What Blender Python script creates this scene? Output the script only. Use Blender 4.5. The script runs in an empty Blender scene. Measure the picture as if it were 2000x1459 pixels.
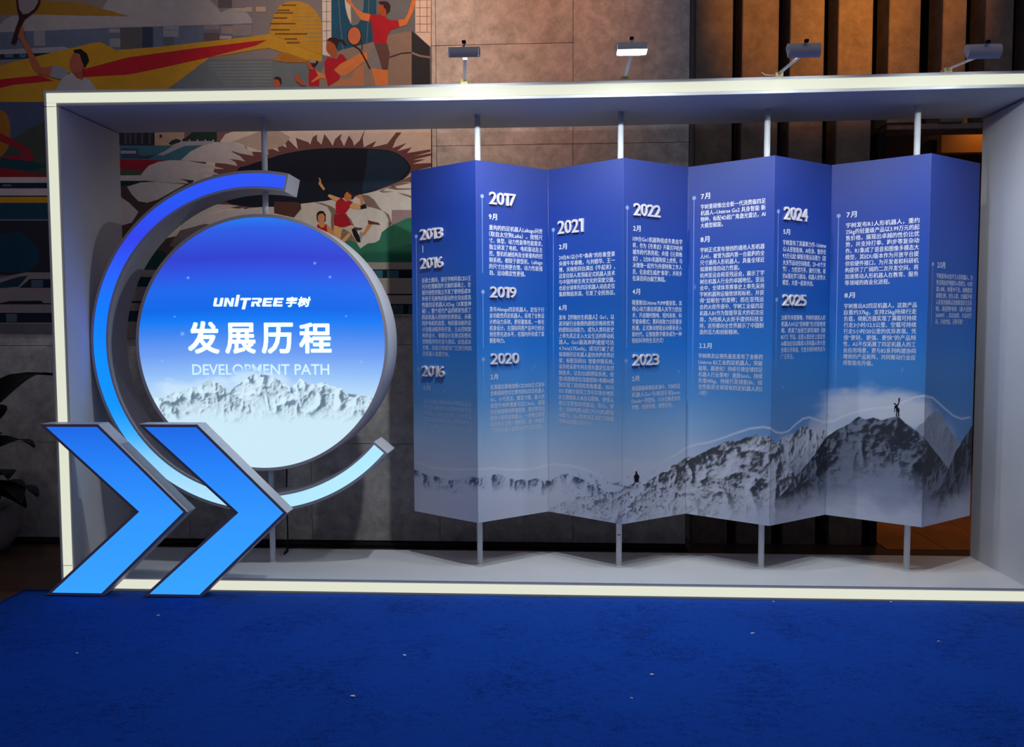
import bpy, bmesh, math, random
import numpy as np
from mathutils import Vector, Matrix
from mathutils.geometry import tessellate_polygon
SC = bpy.context.scene
COL = SC.collection
def lin(c):
    return tuple(((x/255)/12.92 if x/255 <= .04045 else ((x/255+.055)/1.055)**2.4) for x in c)
# ------------------------------------------------------------------ camera
FPX = 1541.51
CAM = np.array([3.00652, -4.59583, 1.58804])
YAW, PITCH, ROLL = .05276, .05662, -.00352
_F = np.array([-math.sin(YAW)*math.cos(PITCH), math.cos(YAW)*math.cos(PITCH), -math.sin(PITCH)])
_R0 = np.array([math.cos(YAW), math.sin(YAW), 0.]); _U0 = np.cross(_R0, _F)
_R = math.cos(ROLL)*_R0+math.sin(ROLL)*_U0; _U = -math.sin(ROLL)*_R0+math.cos(ROLL)*_U0
cd = bpy.data.cameras.new('camera'); cd.sensor_width = 36; cd.lens = 36*FPX/2000
cd.clip_start = .05; cd.clip_end = 100
cam = bpy.data.objects.new('camera', cd); COL.objects.link(cam)
cam.matrix_world = Matrix(((_R[0], _U[0], -_F[0], CAM[0]), (_R[1], _U[1], -_F[1], CAM[1]), (_R[2], _U[2], -_F[2], CAM[2]), (0, 0, 0, 1)))
SC.camera = cam
SC.view_settings.view_transform = 'Standard'; SC.view_settings.look = 'None'
SC.view_settings.exposure = 0; SC.view_settings.gamma = 1; SC.view_settings.use_curve_mapping = False
# ------------------------------------------------------------------ hall light
w = bpy.data.worlds.new('hall_ambience'); SC.world = w; w.use_nodes = True
w.node_tree.nodes['Background'].inputs[0].default_value = (.60, .62, .86, 1)
w.node_tree.nodes['Background'].inputs[1].default_value = .15
def area(name, loc, target, sx, sy, energy, color):
    l = bpy.data.lights.new(name, 'AREA'); l.shape = 'RECTANGLE'; l.size = sx; l.size_y = sy
    l.energy = energy; l.color = color
    o = bpy.data.objects.new(name, l); COL.objects.link(o); o.location = loc
    o.rotation_euler = (Vector(target)-Vector(loc)).to_track_quat('-Z', 'Y').to_euler()
    return o
def spot(name, loc, target, energy, color, deg, blend=.8, r=.04):
    l = bpy.data.lights.new(name, 'SPOT'); l.energy = energy; l.color = color
    l.spot_size = math.radians(deg); l.spot_blend = blend; l.shadow_soft_size = r
    o = bpy.data.objects.new(name, l); COL.objects.link(o); o.location = loc
    o.rotation_euler = (Vector(target)-Vector(loc)).to_track_quat('-Z', 'Y').to_euler()
    return o
area('hall_fill_light', (3.0, -5.0, 6.5), (3.0, -1.0, 0), 5, 4, 16, (1, .93, .90))  # added soft fill above and behind the camera, no visible fixture
spot('mural_fill_spot', (.2, -.9, 6.6), (.1, 1.1, 3.3), 95, (1, .86, .80), 52, 1)  # added unseen spot to brighten the left of the mural
spot('mural_fill_spot', (1.6, -1.2, 6.6), (1.62, 1.1, 3.4), 400, (1, .78, .62), 42, 1)  # second added spot, brightens the right of the mural
spot('warm_wall_downlight', (2.8, -2.0, 6.6), (2.72, 1.1, 4.0), 400, (1, .38, .14), 34, 1)
spot('amber_fin_downlight', (4.7, -2.4, 6.5), (4.80, 1.2, 3.98), 850, (1, .36, .03), 21, .75)
spot('amber_fin_downlight', (5.4, -2.4, 6.5), (5.38, 1.2, 3.98), 700, (1, .36, .03), 20, .75)
spot('amber_lobby_light', (6.0, 2.6, 3.2), (6.1, 2.3, 0), 60, (1, .52, .16), 110, 1)
# ------------------------------------------------------------------ helpers
def at_y(x, y, Y):
    d = _F+_R*(x-1000)/FPX+_U*(729.5-y)/FPX
    return CAM+d*(Y-CAM[1])/d[1]
def at_z(x, y, z):
    d = _F+_R*(x-1000)/FPX+_U*(729.5-y)/FPX
    return CAM+d*(z-CAM[2])/d[2]
_m = {}
def mat(name, rgb, rough=.6, metal=0., spec=.3, noise=0., nscale=8., bump=0., bscale=60., emit=None, estr=1., detail=4):
    if name in _m: return _m[name]
    m = bpy.data.materials.new(name); m.use_nodes = True; nt = m.node_tree; b = nt.nodes['Principled BSDF']
    c = lin(rgb)
    b.inputs['Base Color'].default_value = (*c, 1); b.inputs['Roughness'].default_value = rough
    b.inputs['Metallic'].default_value = metal; b.inputs['Specular IOR Level'].default_value = spec
    if emit:
        b.inputs['Emission Color'].default_value = (*lin(emit), 1); b.inputs['Emission Strength'].default_value = estr
    if noise or bump:
        tc = nt.nodes.new('ShaderNodeNewGeometry')
    if noise:
        n = nt.nodes.new('ShaderNodeTexNoise'); n.inputs['Scale'].default_value = nscale; n.inputs['Detail'].default_value = detail
        n.inputs['Roughness'].default_value = .65
        nt.links.new(tc.outputs['Position'], n.inputs['Vector'])
        r = nt.nodes.new('ShaderNodeMapRange'); r.inputs[1].default_value = .25; r.inputs[2].default_value = .75
        r.inputs[3].default_value = 1-noise; r.inputs[4].default_value = 1+noise
        nt.links.new(n.outputs['Fac'], r.inputs[0])
        v = nt.nodes.new('ShaderNodeVectorMath'); v.operation = 'SCALE'; v.inputs[0].default_value = c
        nt.links.new(r.outputs[0], v.inputs['Scale']); nt.links.new(v.outputs[0], b.inputs['Base Color'])
    if bump:
        n2 = nt.nodes.new('ShaderNodeTexNoise'); n2.inputs['Scale'].default_value = bscale; n2.inputs['Detail'].default_value = 6
        nt.links.new(tc.outputs['Position'], n2.inputs['Vector'])
        bp = nt.nodes.new('ShaderNodeBump'); bp.inputs['Strength'].default_value = bump; bp.inputs['Distance'].default_value = .01
        nt.links.new(n2.outputs['Fac'], bp.inputs['Height']); nt.links.new(bp.outputs[0], b.inputs['Normal'])
    _m[name] = m; return m
def link(o, parent):
    COL.objects.link(o)
    if parent is not None:
        o.parent = parent
        if parent.parent is None: o.matrix_parent_inverse = Matrix.Translation(-parent.location)
    return o
def mesh(name, V, Fc, m, parent=None, smooth=False, kind=None):
    me = bpy.data.meshes.new(name); me.from_pydata([tuple(map(float, v)) for v in V], [], Fc)
    for mm in (m if isinstance(m, (list, tuple)) else [m]): me.materials.append(mm)
    if smooth: me.polygons.foreach_set('use_smooth', [True]*len(me.polygons))
    me.update()
    o = link(bpy.data.objects.new(name, me), parent)
    if kind: o['kind'] = kind
    return o
def empty(name, loc, label=None, cat=None, group=None):
    o = bpy.data.objects.new(name, None); COL.objects.link(o); o.location = loc; o.empty_display_size = .1
    return tag(o, label, cat, group)
def tag(o, label=None, cat=None, group=None, kind=None):
    if label: o['label'] = label
    if cat: o['category'] = cat
    if group: o['group'] = group
    if kind: o['kind'] = kind
    return o
def boxgeo(x0, x1, y0, y1, z0, z1, V=None, Fc=None):
    V = [] if V is None else V; Fc = [] if Fc is None else Fc; n = len(V)
    V += [(x0, y0, z0), (x1, y0, z0), (x1, y1, z0), (x0, y1, z0), (x0, y0, z1), (x1, y0, z1), (x1, y1, z1), (x0, y1, z1)]
    Fc += [[n+i for i in f] for f in ((0, 3, 2, 1), (4, 5, 6, 7), (0, 1, 5, 4), (1, 2, 6, 5), (2, 3, 7, 6), (3, 0, 4, 7))]
    return V, Fc
def box(name, x0, x1, y0, y1, z0, z1, m, parent=None, kind=None):
    return mesh(name, *boxgeo(x0, x1, y0, y1, z0, z1), m, parent, kind=kind)
def bevbox(name, x0, x1, y0, y1, z0, z1, m, parent=None, bev=.003):
    bm = bmesh.new(); V, Fc = boxgeo(x0, x1, y0, y1, z0, z1)
    vs = [bm.verts.new(v) for v in V]; [bm.faces.new([vs[i] for i in f]) for f in Fc]
    bmesh.ops.bevel(bm, geom=bm.edges[:], offset=bev, segments=1, affect='EDGES')
    me = bpy.data.meshes.new(name); bm.to_mesh(me); bm.free(); me.materials.append(m)
    return link(bpy.data.objects.new(name, me), parent)
def tri(pts):
    return [list(t) for t in tessellate_polygon([[Vector((p[0], p[1], 0)) for p in pts]])]
def prism(name, pts, y0, y1, m, parent=None):
    """outline in X,Z pushed from y0 to y1"""
    n = len(pts); V = [(p[0], y0, p[1]) for p in pts]+[(p[0], y1, p[1]) for p in pts]
    T = tri(pts); Fc = [t[:] for t in T]+[[i+n for i in t[::-1]] for t in T]
    Fc += [[i, i+n, (i+1) % n+n, (i+1) % n] for i in range(n)]
    o = mesh(name, V, Fc, m, parent); fixn(o); return o
def fixn(o):
    bm = bmesh.new(); bm.from_mesh(o.data); bmesh.ops.recalc_face_normals(bm, faces=bm.faces[:]); bm.to_mesh(o.data); bm.free()
def tube(name, pts, r, m, parent=None, seg=12, cap=True):
    V = []; Fc = []; P = [Vector(p) for p in pts]
    for i, p in enumerate(P):
        d = (P[min(i+1, len(P)-1)]-P[max(i-1, 0)]).normalized()
        a = d.cross(Vector((0, 0, 1)));  a = a.normalized() if a.length > 1e-3 else Vector((1, 0, 0))
        b = d.cross(a).normalized(); rr = r[i] if isinstance(r, (list, tuple)) else r
        for k in range(seg):
            t = 2*math.pi*k/seg; V.append(p+a*rr*math.cos(t)+b*rr*math.sin(t))
    for i in range(len(P)-1):
        for k in range(seg):
            Fc.append([i*seg+k, i*seg+(k+1) % seg, (i+1)*seg+(k+1) % seg, (i+1)*seg+k])
    if cap:
        Fc.append(list(range(seg))[::-1]); Fc.append([(len(P)-1)*seg+k for k in range(seg)])
    o = mesh(name, V, Fc, m, parent, smooth=True); fixn(o); return o
def smoothclosed(pts, n=6):
    out = []; L = len(pts)
    for i in range(L):
        p0, p1, p2, p3 = [np.array(pts[(i+k-1) % L], float) for k in range(4)]
        for j in range(n):
            t = j/n
            out.append(tuple(.5*((2*p1)+(-p0+p2)*t+(2*p0-5*p1+4*p2-p3)*t*t+(-p0+3*p1-3*p2+p3)*t**3)))
    return out
# ------------------------------------------------------------------ numpy noise for the printed pictures
_rs = np.random.RandomState(7); _tab = _rs.rand(512, 512)
def vnoise(x, y):
    xi = np.floor(x).astype(int); yi = np.floor(y).astype(int); fx = x-xi; fy = y-yi
    fx = fx*fx*(3-2*fx); fy = fy*fy*(3-2*fy)
    g = lambda a, b: _tab[a % 512, b % 512]
    return (g(xi, yi)*(1-fx)+g(xi+1, yi)*fx)*(1-fy)+(g(xi, yi+1)*(1-fx)+g(xi+1, yi+1)*fx)*fy
def fbm(x, y, o=5, seed=0):
    s = 0; a = .5; t = 0
    for i in range(o):
        s = s+a*vnoise(x*2**i+seed*17.3+i*31.7, y*2**i+seed*9.1+i*11.9); t += a; a *= .55
    return s/t
def ridged(x, y, o=6, seed=0):
    s = 0; a = .5; t = 0; w_ = 1.
    for i in range(o):
        n = 1-np.abs(2*vnoise(x*2**i+seed*13.7+i*29.3, y*2**i+seed*7.7+i*17.1)-1); n = n*n
        s = s+a*n*w_; w_ = np.clip(n*1.6, 0, 1); t += a; a *= .52
    return s/t
def relief(U, Z, fx_, fy_, seed):
    """side light on an eroded height field, for the printed peaks"""
    wx = (fbm(U*fx_*.7, Z*fy_*.7, 3, seed+3)-.5)*.5
    f = lambda du, dz: ridged((U+du)*fx_+wx, (Z+dz)*fy_+wx, 6, seed)
    e = .006
    return np.clip(.5+(f(e, 0)-f(-e, 0))*1.7-(f(0, e)-f(0, -e))*.9, 0, 1)
def sstep(a, b, x):
    t = np.clip((x-a)/(b-a), 0, 1); return t*t*(3-2*t)
def mixc(c, d, k):
    return c*(1-k[..., None])+np.array(d)*k[..., None]
def gradient(stops, v):
    xs = [s[0] for s in stops]; C = np.array([lin(s[1]) for s in stops])
    return np.stack([np.interp(v, xs, C[:, k]) for k in range(3)], -1)
def color_attr(me, C):
    a = me.color_attributes.new('picture', 'FLOAT_COLOR', 'POINT')
    buf = np.ones((len(me.vertices), 4), np.float32); buf[:len(C), :3] = C
    a.data.foreach_set('color', buf.ravel())
def pict_mat(name, emission=False, rough=.45, estr=1.):
    m = bpy.data.materials.new(name); m.use_nodes = True; nt = m.node_tree; b = nt.nodes['Principled BSDF']
    a = nt.nodes.new('ShaderNodeVertexColor'); a.layer_name = 'picture'
    if emission:
        b.inputs['Base Color'].default_value = (.02, .02, .02, 1)
        nt.links.new(a.outputs[0], b.inputs['Emission Color']); b.inputs['Emission Strength'].default_value = estr
    else:
        nt.links.new(a.outputs[0], b.inputs['Base Color'])
    b.inputs['Roughness'].default_value = rough; b.inputs['Specular IOR Level'].default_value = .35
    return m
# ------------------------------------------------------------------ materials
GREY = mat('frame_paint', (205, 205, 210), .55, noise=.03, nscale=5)
CASE = mat('sign_casing_paint', (198, 198, 206), .45, noise=.02, nscale=6)
CASEF = mat('sign_border_paint', (176, 168, 176), .5)
BACKP = mat('board_back', (120, 120, 128), .7)
STEEL = mat('pole_paint', (218, 221, 226), .3, metal=0., spec=.6)
STRIP = mat('diffuser_strip', (90, 90, 86), .5, spec=.1, emit=(228, 231, 210), estr=.96)
STONE = None
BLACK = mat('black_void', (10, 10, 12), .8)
# ------------------------------------------------------------------ floor, carpet
H, T, D, W = 3.0, .0905, .6454, 5.7285
floor_m = mat('dark_hall_stone_floor', (92, 66, 52), .28, spec=.5, noise=.35, nscale=3.0)
floor = box('floor', -4, 11, -9, 9, -.12, 0, floor_m, kind='structure')
# carpet: gently wavy pile surface
cm = bpy.data.materials.new('royal_blue_carpet'); cm.use_nodes = True; nt = cm.node_tree; b = nt.nodes['Principled BSDF']
g = nt.nodes.new('ShaderNodeNewGeometry')
def nnode(sc, det, ro=.6, vec=None):
    n = nt.nodes.new('ShaderNodeTexNoise'); n.inputs['Scale'].default_value = sc; n.inputs['Detail'].default_value = det
    n.inputs['Roughness'].default_value = ro
    nt.links.new(vec if vec else g.outputs['Position'], n.inputs['Vector']); return n
mp = nt.nodes.new('ShaderNodeMapping'); mp.inputs['Scale'].default_value = (1, 1.8, 1); nt.links.new(g.outputs['Position'], mp.inputs['Vector'])
n1 = nnode(95, 5, .7, mp.outputs[0]); n2 = nnode(2.2, 3); n3 = nnode(17, 4, .65, mp.outputs[0])
ad = nt.nodes.new('ShaderNodeMath'); ad.operation = 'MULTIPLY_ADD'; ad.inputs[1].default_value = .55
nt.links.new(n3.outputs[0], ad.inputs[0]); nt.links.new(n1.outputs[0], ad.inputs[2])
ad2 = nt.nodes.new('ShaderNodeMath'); ad2.operation = 'MULTIPLY_ADD'; ad2.inputs[1].default_value = .45
nt.links.new(n2.outputs[0], ad2.inputs[0]); nt.links.new(ad.outputs[0], ad2.inputs[2])
cr = nt.nodes.new('ShaderNodeValToRGB'); cr.color_ramp.elements[0].position = .74; cr.color_ramp.elements[0].color = (*lin((6, 32, 98)), 1)
cr.color_ramp.elements[1].position = 1.24; cr.color_ramp.elements[1].color = (*lin((16, 68, 165)), 1)
nt.links.new(ad2.outputs[0], cr.inputs[0]); nt.links.new(cr.outputs[0], b.inputs['Base Color'])
b.inputs['Roughness'].default_value = .95; b.inputs['Specular IOR Level'].default_value = .1
bp = nt.nodes.new('ShaderNodeBump'); bp.inputs['Strength'].default_value = .55; bp.inputs['Distance'].default_value = .008
nt.links.new(ad.outputs[0], bp.inputs['Height']); nt.links.new(bp.outputs[0], b.inputs['Normal'])
nx, ny = 170, 120; X = np.linspace(-.225, 8.0, nx); Yv = np.linspace(-7.5, -.012, ny); XX, YY = np.meshgrid(X, Yv)
ZZ = .007+.0045*(fbm(XX*1.5, YY*1.5, 3, 5)-.5)+.004*(fbm(XX*6, YY*4, 2, 8)-.5)
V = np.stack([XX, YY, ZZ], -1).reshape(-1, 3).tolist()
Fc = [[j*nx+i, j*nx+i+1, (j+1)*nx+i+1, (j+1)*nx+i] for j in range(ny-1) for i in range(nx-1)]
rim = [j*nx for j in range(ny)][::-1]+list(range(1, nx))+[j*nx+nx-1 for j in range(1, ny)]+[(ny-1)*nx+i for i in range(nx-2, 0, -1)]
n0 = len(V); V += [(V[i][0], V[i][1], .0005) for i in rim]; L = len(rim)
Fc += [[rim[k], n0+k, n0+(k+1) % L, rim[(k+1) % L]] for k in range(L)]
carpet = mesh('carpet', V, Fc, cm, smooth=True)
tag(carpet, 'royal blue exhibition carpet covering the floor in front of the display frame', 'carpet')
# ------------------------------------------------------------------ back wall with stone tiles
YW = 1.10
def stone_mat(name, rgb, sc=3.2):
    m = bpy.data.materials.new(name); m.use_nodes = True; nt = m.node_tree; b = nt.nodes['Principled BSDF']
    g = nt.nodes.new('ShaderNodeNewGeometry'); oi = nt.nodes.new('ShaderNodeObjectInfo')
    of = nt.nodes.new('ShaderNodeVectorMath'); of.operation = 'SCALE'; of.inputs[0].default_value = (7, 3, 5); nt.links.new(oi.outputs['Random'], of.inputs['Scale'])
    av = nt.nodes.new('ShaderNodeVectorMath'); nt.links.new(g.outputs['Position'], av.inputs[0]); nt.links.new(of.outputs[0], av.inputs[1])
    a = nt.nodes.new('ShaderNodeTexNoise'); a.inputs['Scale'].default_value = sc*2.6; a.inputs['Detail'].default_value = 9; a.inputs['Roughness'].default_value = .72; a.inputs['Distortion'].default_value = .25
    nt.links.new(av.outputs[0], a.inputs['Vector'])
    r = nt.nodes.new('ShaderNodeValToRGB'); e = r.color_ramp.elements
    e[0].position = .30; e[0].color = (*[v*.55 for v in lin(rgb)], 1); e[1].position = .72; e[1].color = (*[min(1, v*1.25) for v in lin(rgb)], 1)
    nt.links.new(a.outputs[0], r.inputs[0])
    # pale veins
    wv = nt.nodes.new('ShaderNodeTexNoise'); wv.inputs['Scale'].default_value = 1.7; wv.inputs['Detail'].default_value = 5; wv.inputs['Distortion'].default_value = 2.2
    nt.links.new(av.outputs[0], wv.inputs['Vector'])
    k = nt.nodes.new('ShaderNodeMath'); k.operation = 'SUBTRACT'; k.inputs[1].default_value = .5; nt.links.new(wv.outputs[0], k.inputs[0])
    k2 = nt.nodes.new('ShaderNodeMath'); k2.operation = 'ABSOLUTE'; nt.links.new(k.outputs[0], k2.inputs[0])
    k3 = nt.nodes.new('ShaderNodeMapRange'); k3.inputs[1].default_value = 0; k3.inputs[2].default_value = .012; k3.inputs[3].default_value = .07; k3.inputs[4].default_value = 0
    nt.links.new(k2.outputs[0], k3.inputs[0])
    mx = nt.nodes.new('ShaderNodeMixRGB'); nt.links.new(k3.outputs[0], mx.inputs[0]); nt.links.new(r.outputs[0], mx.inputs[1]); mx.inputs[2].default_value = (*lin((190, 165, 140)), 1)
    nt.links.new(mx.outputs[0], b.inputs['Base Color']); b.inputs['Roughness'].default_value = .55; b.inputs['Specular IOR Level'].default_value = .25
    bp = nt.nodes.new('ShaderNodeBump'); bp.inputs['Strength'].default_value = .35; bp.inputs['Distance'].default_value = .006
    nt.links.new(a.outputs[0], bp.inputs['Height']); nt.links.new(bp.outputs[0], b.inputs['Normal'])
    return m
STONE = stone_mat('grey_stone_tile', (208, 202, 196)); FINSTONE = stone_mat('fin_stone', (128, 112, 100), 2.6)
xe = at_y(1345.5, 300, YW)[0]
wall = box('wall_back', -3.5, xe, YW+.02, YW+.2, 0, 5.6, mat('tile_joint', (40, 36, 36), .9), kind='structure')
zj = [at_y(1000, y, YW)[2] for y in (1059, 868, 673, 478, 283, 86)]; zj += [zj[-1]+.72, zj[-1]+1.44]
xr = [at_y(x, 300, YW)[0] for x in (853, 1119, 1345.5)]; xm = at_y(842, 300, YW)[0]
xl = at_y(609, 980, YW)[0]; cols = [xl-.93*k for k in (4, 3, 2, 1, 0)]+[xr[0]]
zm = at_y(560, 616, YW)[2]
def tile(x0, x1, z0, z1):
    g = .0015
    bevbox('tile', x0+g, x1-g, YW, YW+.019, z0+g, z1-g, STONE, wall, .0015)
for i in range(len(cols)-1):
    for z0, z1 in ((zj[0], zj[1]), (zj[1], zj[2]), (zj[2], zm)):
        tile(cols[i], cols[i+1], z0, min(z1, zm))
for z0, z1 in zip([zm]+[z for z in zj if z > zm+.05], [z for z in zj if z > zm+.05]):
    tile(xm+.004, xr[0], z0, z1)
for r in range(len(zj)-1): tile(xr[0], xr[1], zj[r], zj[r+1])
for r in range(4): tile(xr[1], xr[2], zj[r], zj[r+1])
tile(xr[1], xr[2], zj[4], zj[6]); tile(xr[1], xr[2], zj[6], zj[7])
box('floor_shade_strip', -3.5, xe, YW-.10, YW+.02, 0, zj[0]-.004, BLACK, kind='structure')  # black strip painted in for the shade on the floor behind the frame
# ------------------------------------------------------------------ stone fins and the opening on the right
YF = 1.20
wr = box('wall_right', xe, 11, YF+.45, YF+.55, 3.22, 5.6, BLACK, kind='structure')
xo = at_y(1727, 600, YF)[0]
box('wall_recess', xe, xo, YF+.45, YF+.55, 0, 3.22, BLACK, kind='structure')
def fx(x): return at_y(x, 300, YF)[0]
zl = at_y(1800, 243, YF)[2]
for a, c in ((1356, 1429), (1447, 1518), (1540, 1606), (1633, 1700)):
    bevbox('stone_slab', fx(a), fx(c), YF, YF+.22, 0, 5.6, FINSTONE, wr, .006)
for a, c in ((1731, 1792), (1835, 1881), (1918, 1972), (2010, 2070), (2110, 2170), (2210, 2270)):
    bevbox('stone_slab', fx(a), fx(c), YF, YF+.22, zl+.012, 5.6, FINSTONE, wr, .006)
bevbox('lintel_slab', xo, 9, YF+.02, YF+.20, zl-.03, zl+.011, FINSTONE, wr, .004)
box('door_jamb', fx(1713), fx(1727), YF-.02, YF+.3, 0, zl-.052, BLACK, wr)
# lobby beyond the opening
box('wall_lobby', xe, 11, 4.6, 4.7, 0, 5.6, mat('lobby_dark_panel', (70, 34, 26), .6, noise=.2), kind='structure')
wf = mat('amber_timber_floor', (150, 92, 46), .4, noise=.3, nscale=2.5)
for k in range(9):
    o = box('floor_board', xo-.4+k*.42, xo-.4+k*.42+.414, YF-.1 if k > 0 else YF+.56, 4.59, .0005, .006, wf, floor)
ap = at_y(1842, 297, 4.4); ap2 = at_y(1925, 255, 4.4)
o = bevbox('wall_panel', ap[0], ap2[0]+.6, 4.45, 4.55, ap[2], ap2[2], mat('lobby_panel', (190, 120, 50), .6), None, .004)
tag(o, 'small amber lit wall panel seen through the opening at right', 'panel')
spot('panel_downlight', (ap[0]+.5, 4.15, ap2[2]+.3), (ap[0]+.5, 4.5, ap[2]+.1), 9, (1, .55, .15), 120, 1)
# ------------------------------------------------------------------ painted sports mural on the upper wall
mural = empty('mural', (at_y(400, 600, YW)[0], YW, zm), 'painted sports mural with athletes, white petal stadium roof and trains', 'mural')
_layer = [0]
def mp_(pts, ox=0, oy=0, s=1): return [(ox+x/s, oy+y/s) for x, y in pts]
def paint(name, rgb, pts, parent=None, smooth=False, depth=None):
    q = smoothclosed(pts, 5) if smooth else pts
    if depth is None: _layer[0] += 1; depth = _layer[0]
    Y = YW-.008-depth*.00006
    P = [at_y(x, y, Y) for x, y in q]; pl = [(p[0], p[2]) for p in P]
    o = mesh(name, [tuple(p) for p in P], tri(pl), mat('mural_paint_%d_%d_%d' % rgb, rgb, .7, noise=.10, nscale=14, spec=.2), parent or mural)
    return o
def rect(name, rgb, x0, y0, x1, y1, parent=None): return paint(name, rgb, [(x0, y0), (x1, y0), (x1, y1), (x0, y1)], parent)
def line(name, rgb, pts, wd, parent=None):
    L = []; Rr = []
    for i, p in enumerate(pts):
        a = np.array(pts[max(i-1, 0)], float); c = np.array(pts[min(i+1, len(pts)-1)], float); d = (c-a)/np.linalg.norm(c-a); n = np.array([-d[1], d[0]])*wd/2
        L.append(tuple(np.array(p)+n)); Rr.append(tuple(np.array(p)-n))
    return paint(name, rgb, L+Rr[::-1], parent)
WHITE, CREAM, MAROON, GOLD, RED, SKIN, SKIN2, HAIR, NAVY, TEAL = (200, 190, 186), (222, 202, 186), (116, 74, 72), (206, 152, 34), (176, 24, 40), (214, 124, 66), (170, 84, 44), (58, 26, 28), (26, 34, 52), (28, 80, 108)
xL = -420
ml = [(xL, -420), (842, -420), (842, 616), (330, 616), (330, 650), (xL, 650)]
P = [at_y(x, y, YW) for x, y in ml]; prism('mural_board', [(p[0], p[2]) for p in P], YW-.008, YW-.0005, mat('mural_ground', (128, 116, 116), .7, noise=.08, nscale=6), mural)
# top left scenery
paint('painted_field', (150, 108, 34), [(xL, -60), (82, 0), (160, 5), (252, 32), (175, 31), (75, 29), (xL, 27)])
paint('painted_cloud', (158, 150, 150), [(xL, 60), (0, 48), (10, 38), (22, 31), (50, 28), (175, 31), (254, 32), (200, 17), (207, 5), (216, -6), (300, -30), (410, 0), (425, 15), (431, 25), (447, 17), (462, 15), (480, 22), (490, 35), (493, 45), (425, 48), (250, 53), (100, 59), (0, 63), (xL, 70)])
paint('painted_skyline', (96, 104, 124), [(xL, 70), (0, 63), (250, 53), (493, 46), (493, 75), (227, 99), (0, 98), (xL, 105)])
for x0, y0, x1, y1, c in ((66, 60, 88, 89, (138, 136, 146)), (213, 56, 234, 64, (140, 138, 146)), (214, 75, 235, 92, (138, 136, 142)), (235, 54, 278, 96, (86, 82, 84)), (278, 53, 299, 94, (48, 58, 78)), (319, 51, 349, 58, (142, 138, 144)), (319, 59, 349, 72, (140, 136, 142)), (319, 72, 340, 88, (88, 92, 104)), (398, 48, 429, 58, (132, 116, 116)), (398, 64, 429, 80, (96, 78, 80)), (429, 70, 452, 76, (168, 150, 146)), (432, 51, 455, 66, (146, 126, 118)), (455, 48, 492, 70, (136, 122, 122)), (426, 0, 453, 15, (92, 82, 86)), (455, 0, 492, 14, (128, 116, 118)), (460, 15, 492, 23, (168, 150, 140)), (500, 13, 519, 23, (176, 150, 130)), (480, 14, 492, 23, (176, 150, 130))):
    rect('painted_building', c, x0, y0, x1, y1)
paint('painted_stripe', (150, 146, 150), [(xL, 104), (0, 97), (125, 91), (140, 96), (100, 104), (0, 106), (xL, 116)])
paint('painted_train_window', (30, 42, 62), [(xL, 118), (0, 106), (100, 103), (62, 114), (xL, 130)])
for x0, x1 in ((9, 26), (38, 51)): rect('painted_pane', (78, 96, 118), x0, 105.5, x1, 112.5)
rect('painted_lawn', (104, 112, 116), 320, 115, 660, 200)
paint('painted_field', (192, 140, 34), [(xL, 210), (xL, 140), (0, 128), (50, 115), (140, 94), (175, 85), (197, 82), (227, 98), (325, 90), (500, 70), (526, 66), (560, 80), (600, 97), (640, 112), (640, 121), (600, 117), (560, 105), (525, 94), (500, 97), (410, 112), (370, 142), (330, 172), (330, 199), (0, 199)])
paint('painted_track', RED, [(160, 136), (250, 112), (375, 95), (500, 80), (521, 78), (500, 89), (400, 114), (300, 136), (250, 146), (160, 151)])
paint('painted_track', RED, [(xL, 190), (0, 155), (78, 147), (105, 158), (25, 166), (0, 172), (xL, 210)])
for k_ in range(8): line('painted_net', (150, 148, 146), [(408+k_*4, 123+k_*6), (470, 122+k_*6.2), (531, 121+k_*6.4)], .8)
d = paint('painted_dome', (190, 136, 38), [(527, 66), (529, 48), (536, 26), (547, 10), (562, 3), (580, 2), (600, 7), (616, 20), (627, 38), (630, 55), (630, 108), (600, 97), (560, 80)], smooth=False)
for x0, x1, y in ((550, 578, 10), (541, 566, 20), (537, 573, 25), (533, 561, 35), (528, 577, 46), (529, 566, 58), (537, 600, 66), (556, 580, 76), (560, 585, 83)): rect('painted_stripe', (112, 76, 30), x0, y-1.3, x1, y+1.6, d)
for x0, x1, y in ((578, 604, 14), (580, 616, 23), (580, 622, 31), (570, 628, 39), (590, 629, 47), (588, 629, 54), (596, 630, 63), (593, 630, 71), (596, 630, 79)): rect('painted_stripe', (176, 146, 84), x0, y-1, x1, y+1, d)
paint('painted_mound', (168, 106, 36), [(534, 118), (545, 105), (560, 103), (600, 117), (620, 122), (560, 122)])
# hall interior behind the players
rect('painted_wall', (108, 112, 116), 629, -60, 842, 200)
for q in ([(629, -60), (647, -60), (647, 80), (645, 110), (630, 107)], [(811, -60), (841.5, -60), (841.5, 92), (830, 82), (811, 64)]):
    nt_ = paint('painted_window_wall', CREAM, q); xs2 = [p[0] for p in q]
    for y in ((3, 23, 42, 60, 80) if q[0][0] < 700 else (0, 15, 32, 47, 63)): line('painted_grid', (66, 52, 50), [(min(xs2)+1, y), (max(xs2)-1, y)], .9, nt_)
    for x in ((638,) if q[0][0] < 700 else (820, 834)): line('painted_grid', (66, 52, 50), [(x, -60), (x, 62 if x > 800 else 100)], .9, nt_)
cu_ = paint('painted_curtain', TEAL, [(647, -60), (735, -60), (735, 82), (705, 90), (660, 100), (648, 75)])
paint('painted_window_wall', (120, 118, 118), [(668, -60), (712, -60), (710, 15), (706, 36), (699, 47), (690, 50), (684, 46), (676, 26)], cu_)
paint('painted_window_wall', CREAM, [(670, -30), (684, -30), (685, 20), (686, 46), (680, 34), (675, 15)], cu_)
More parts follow.
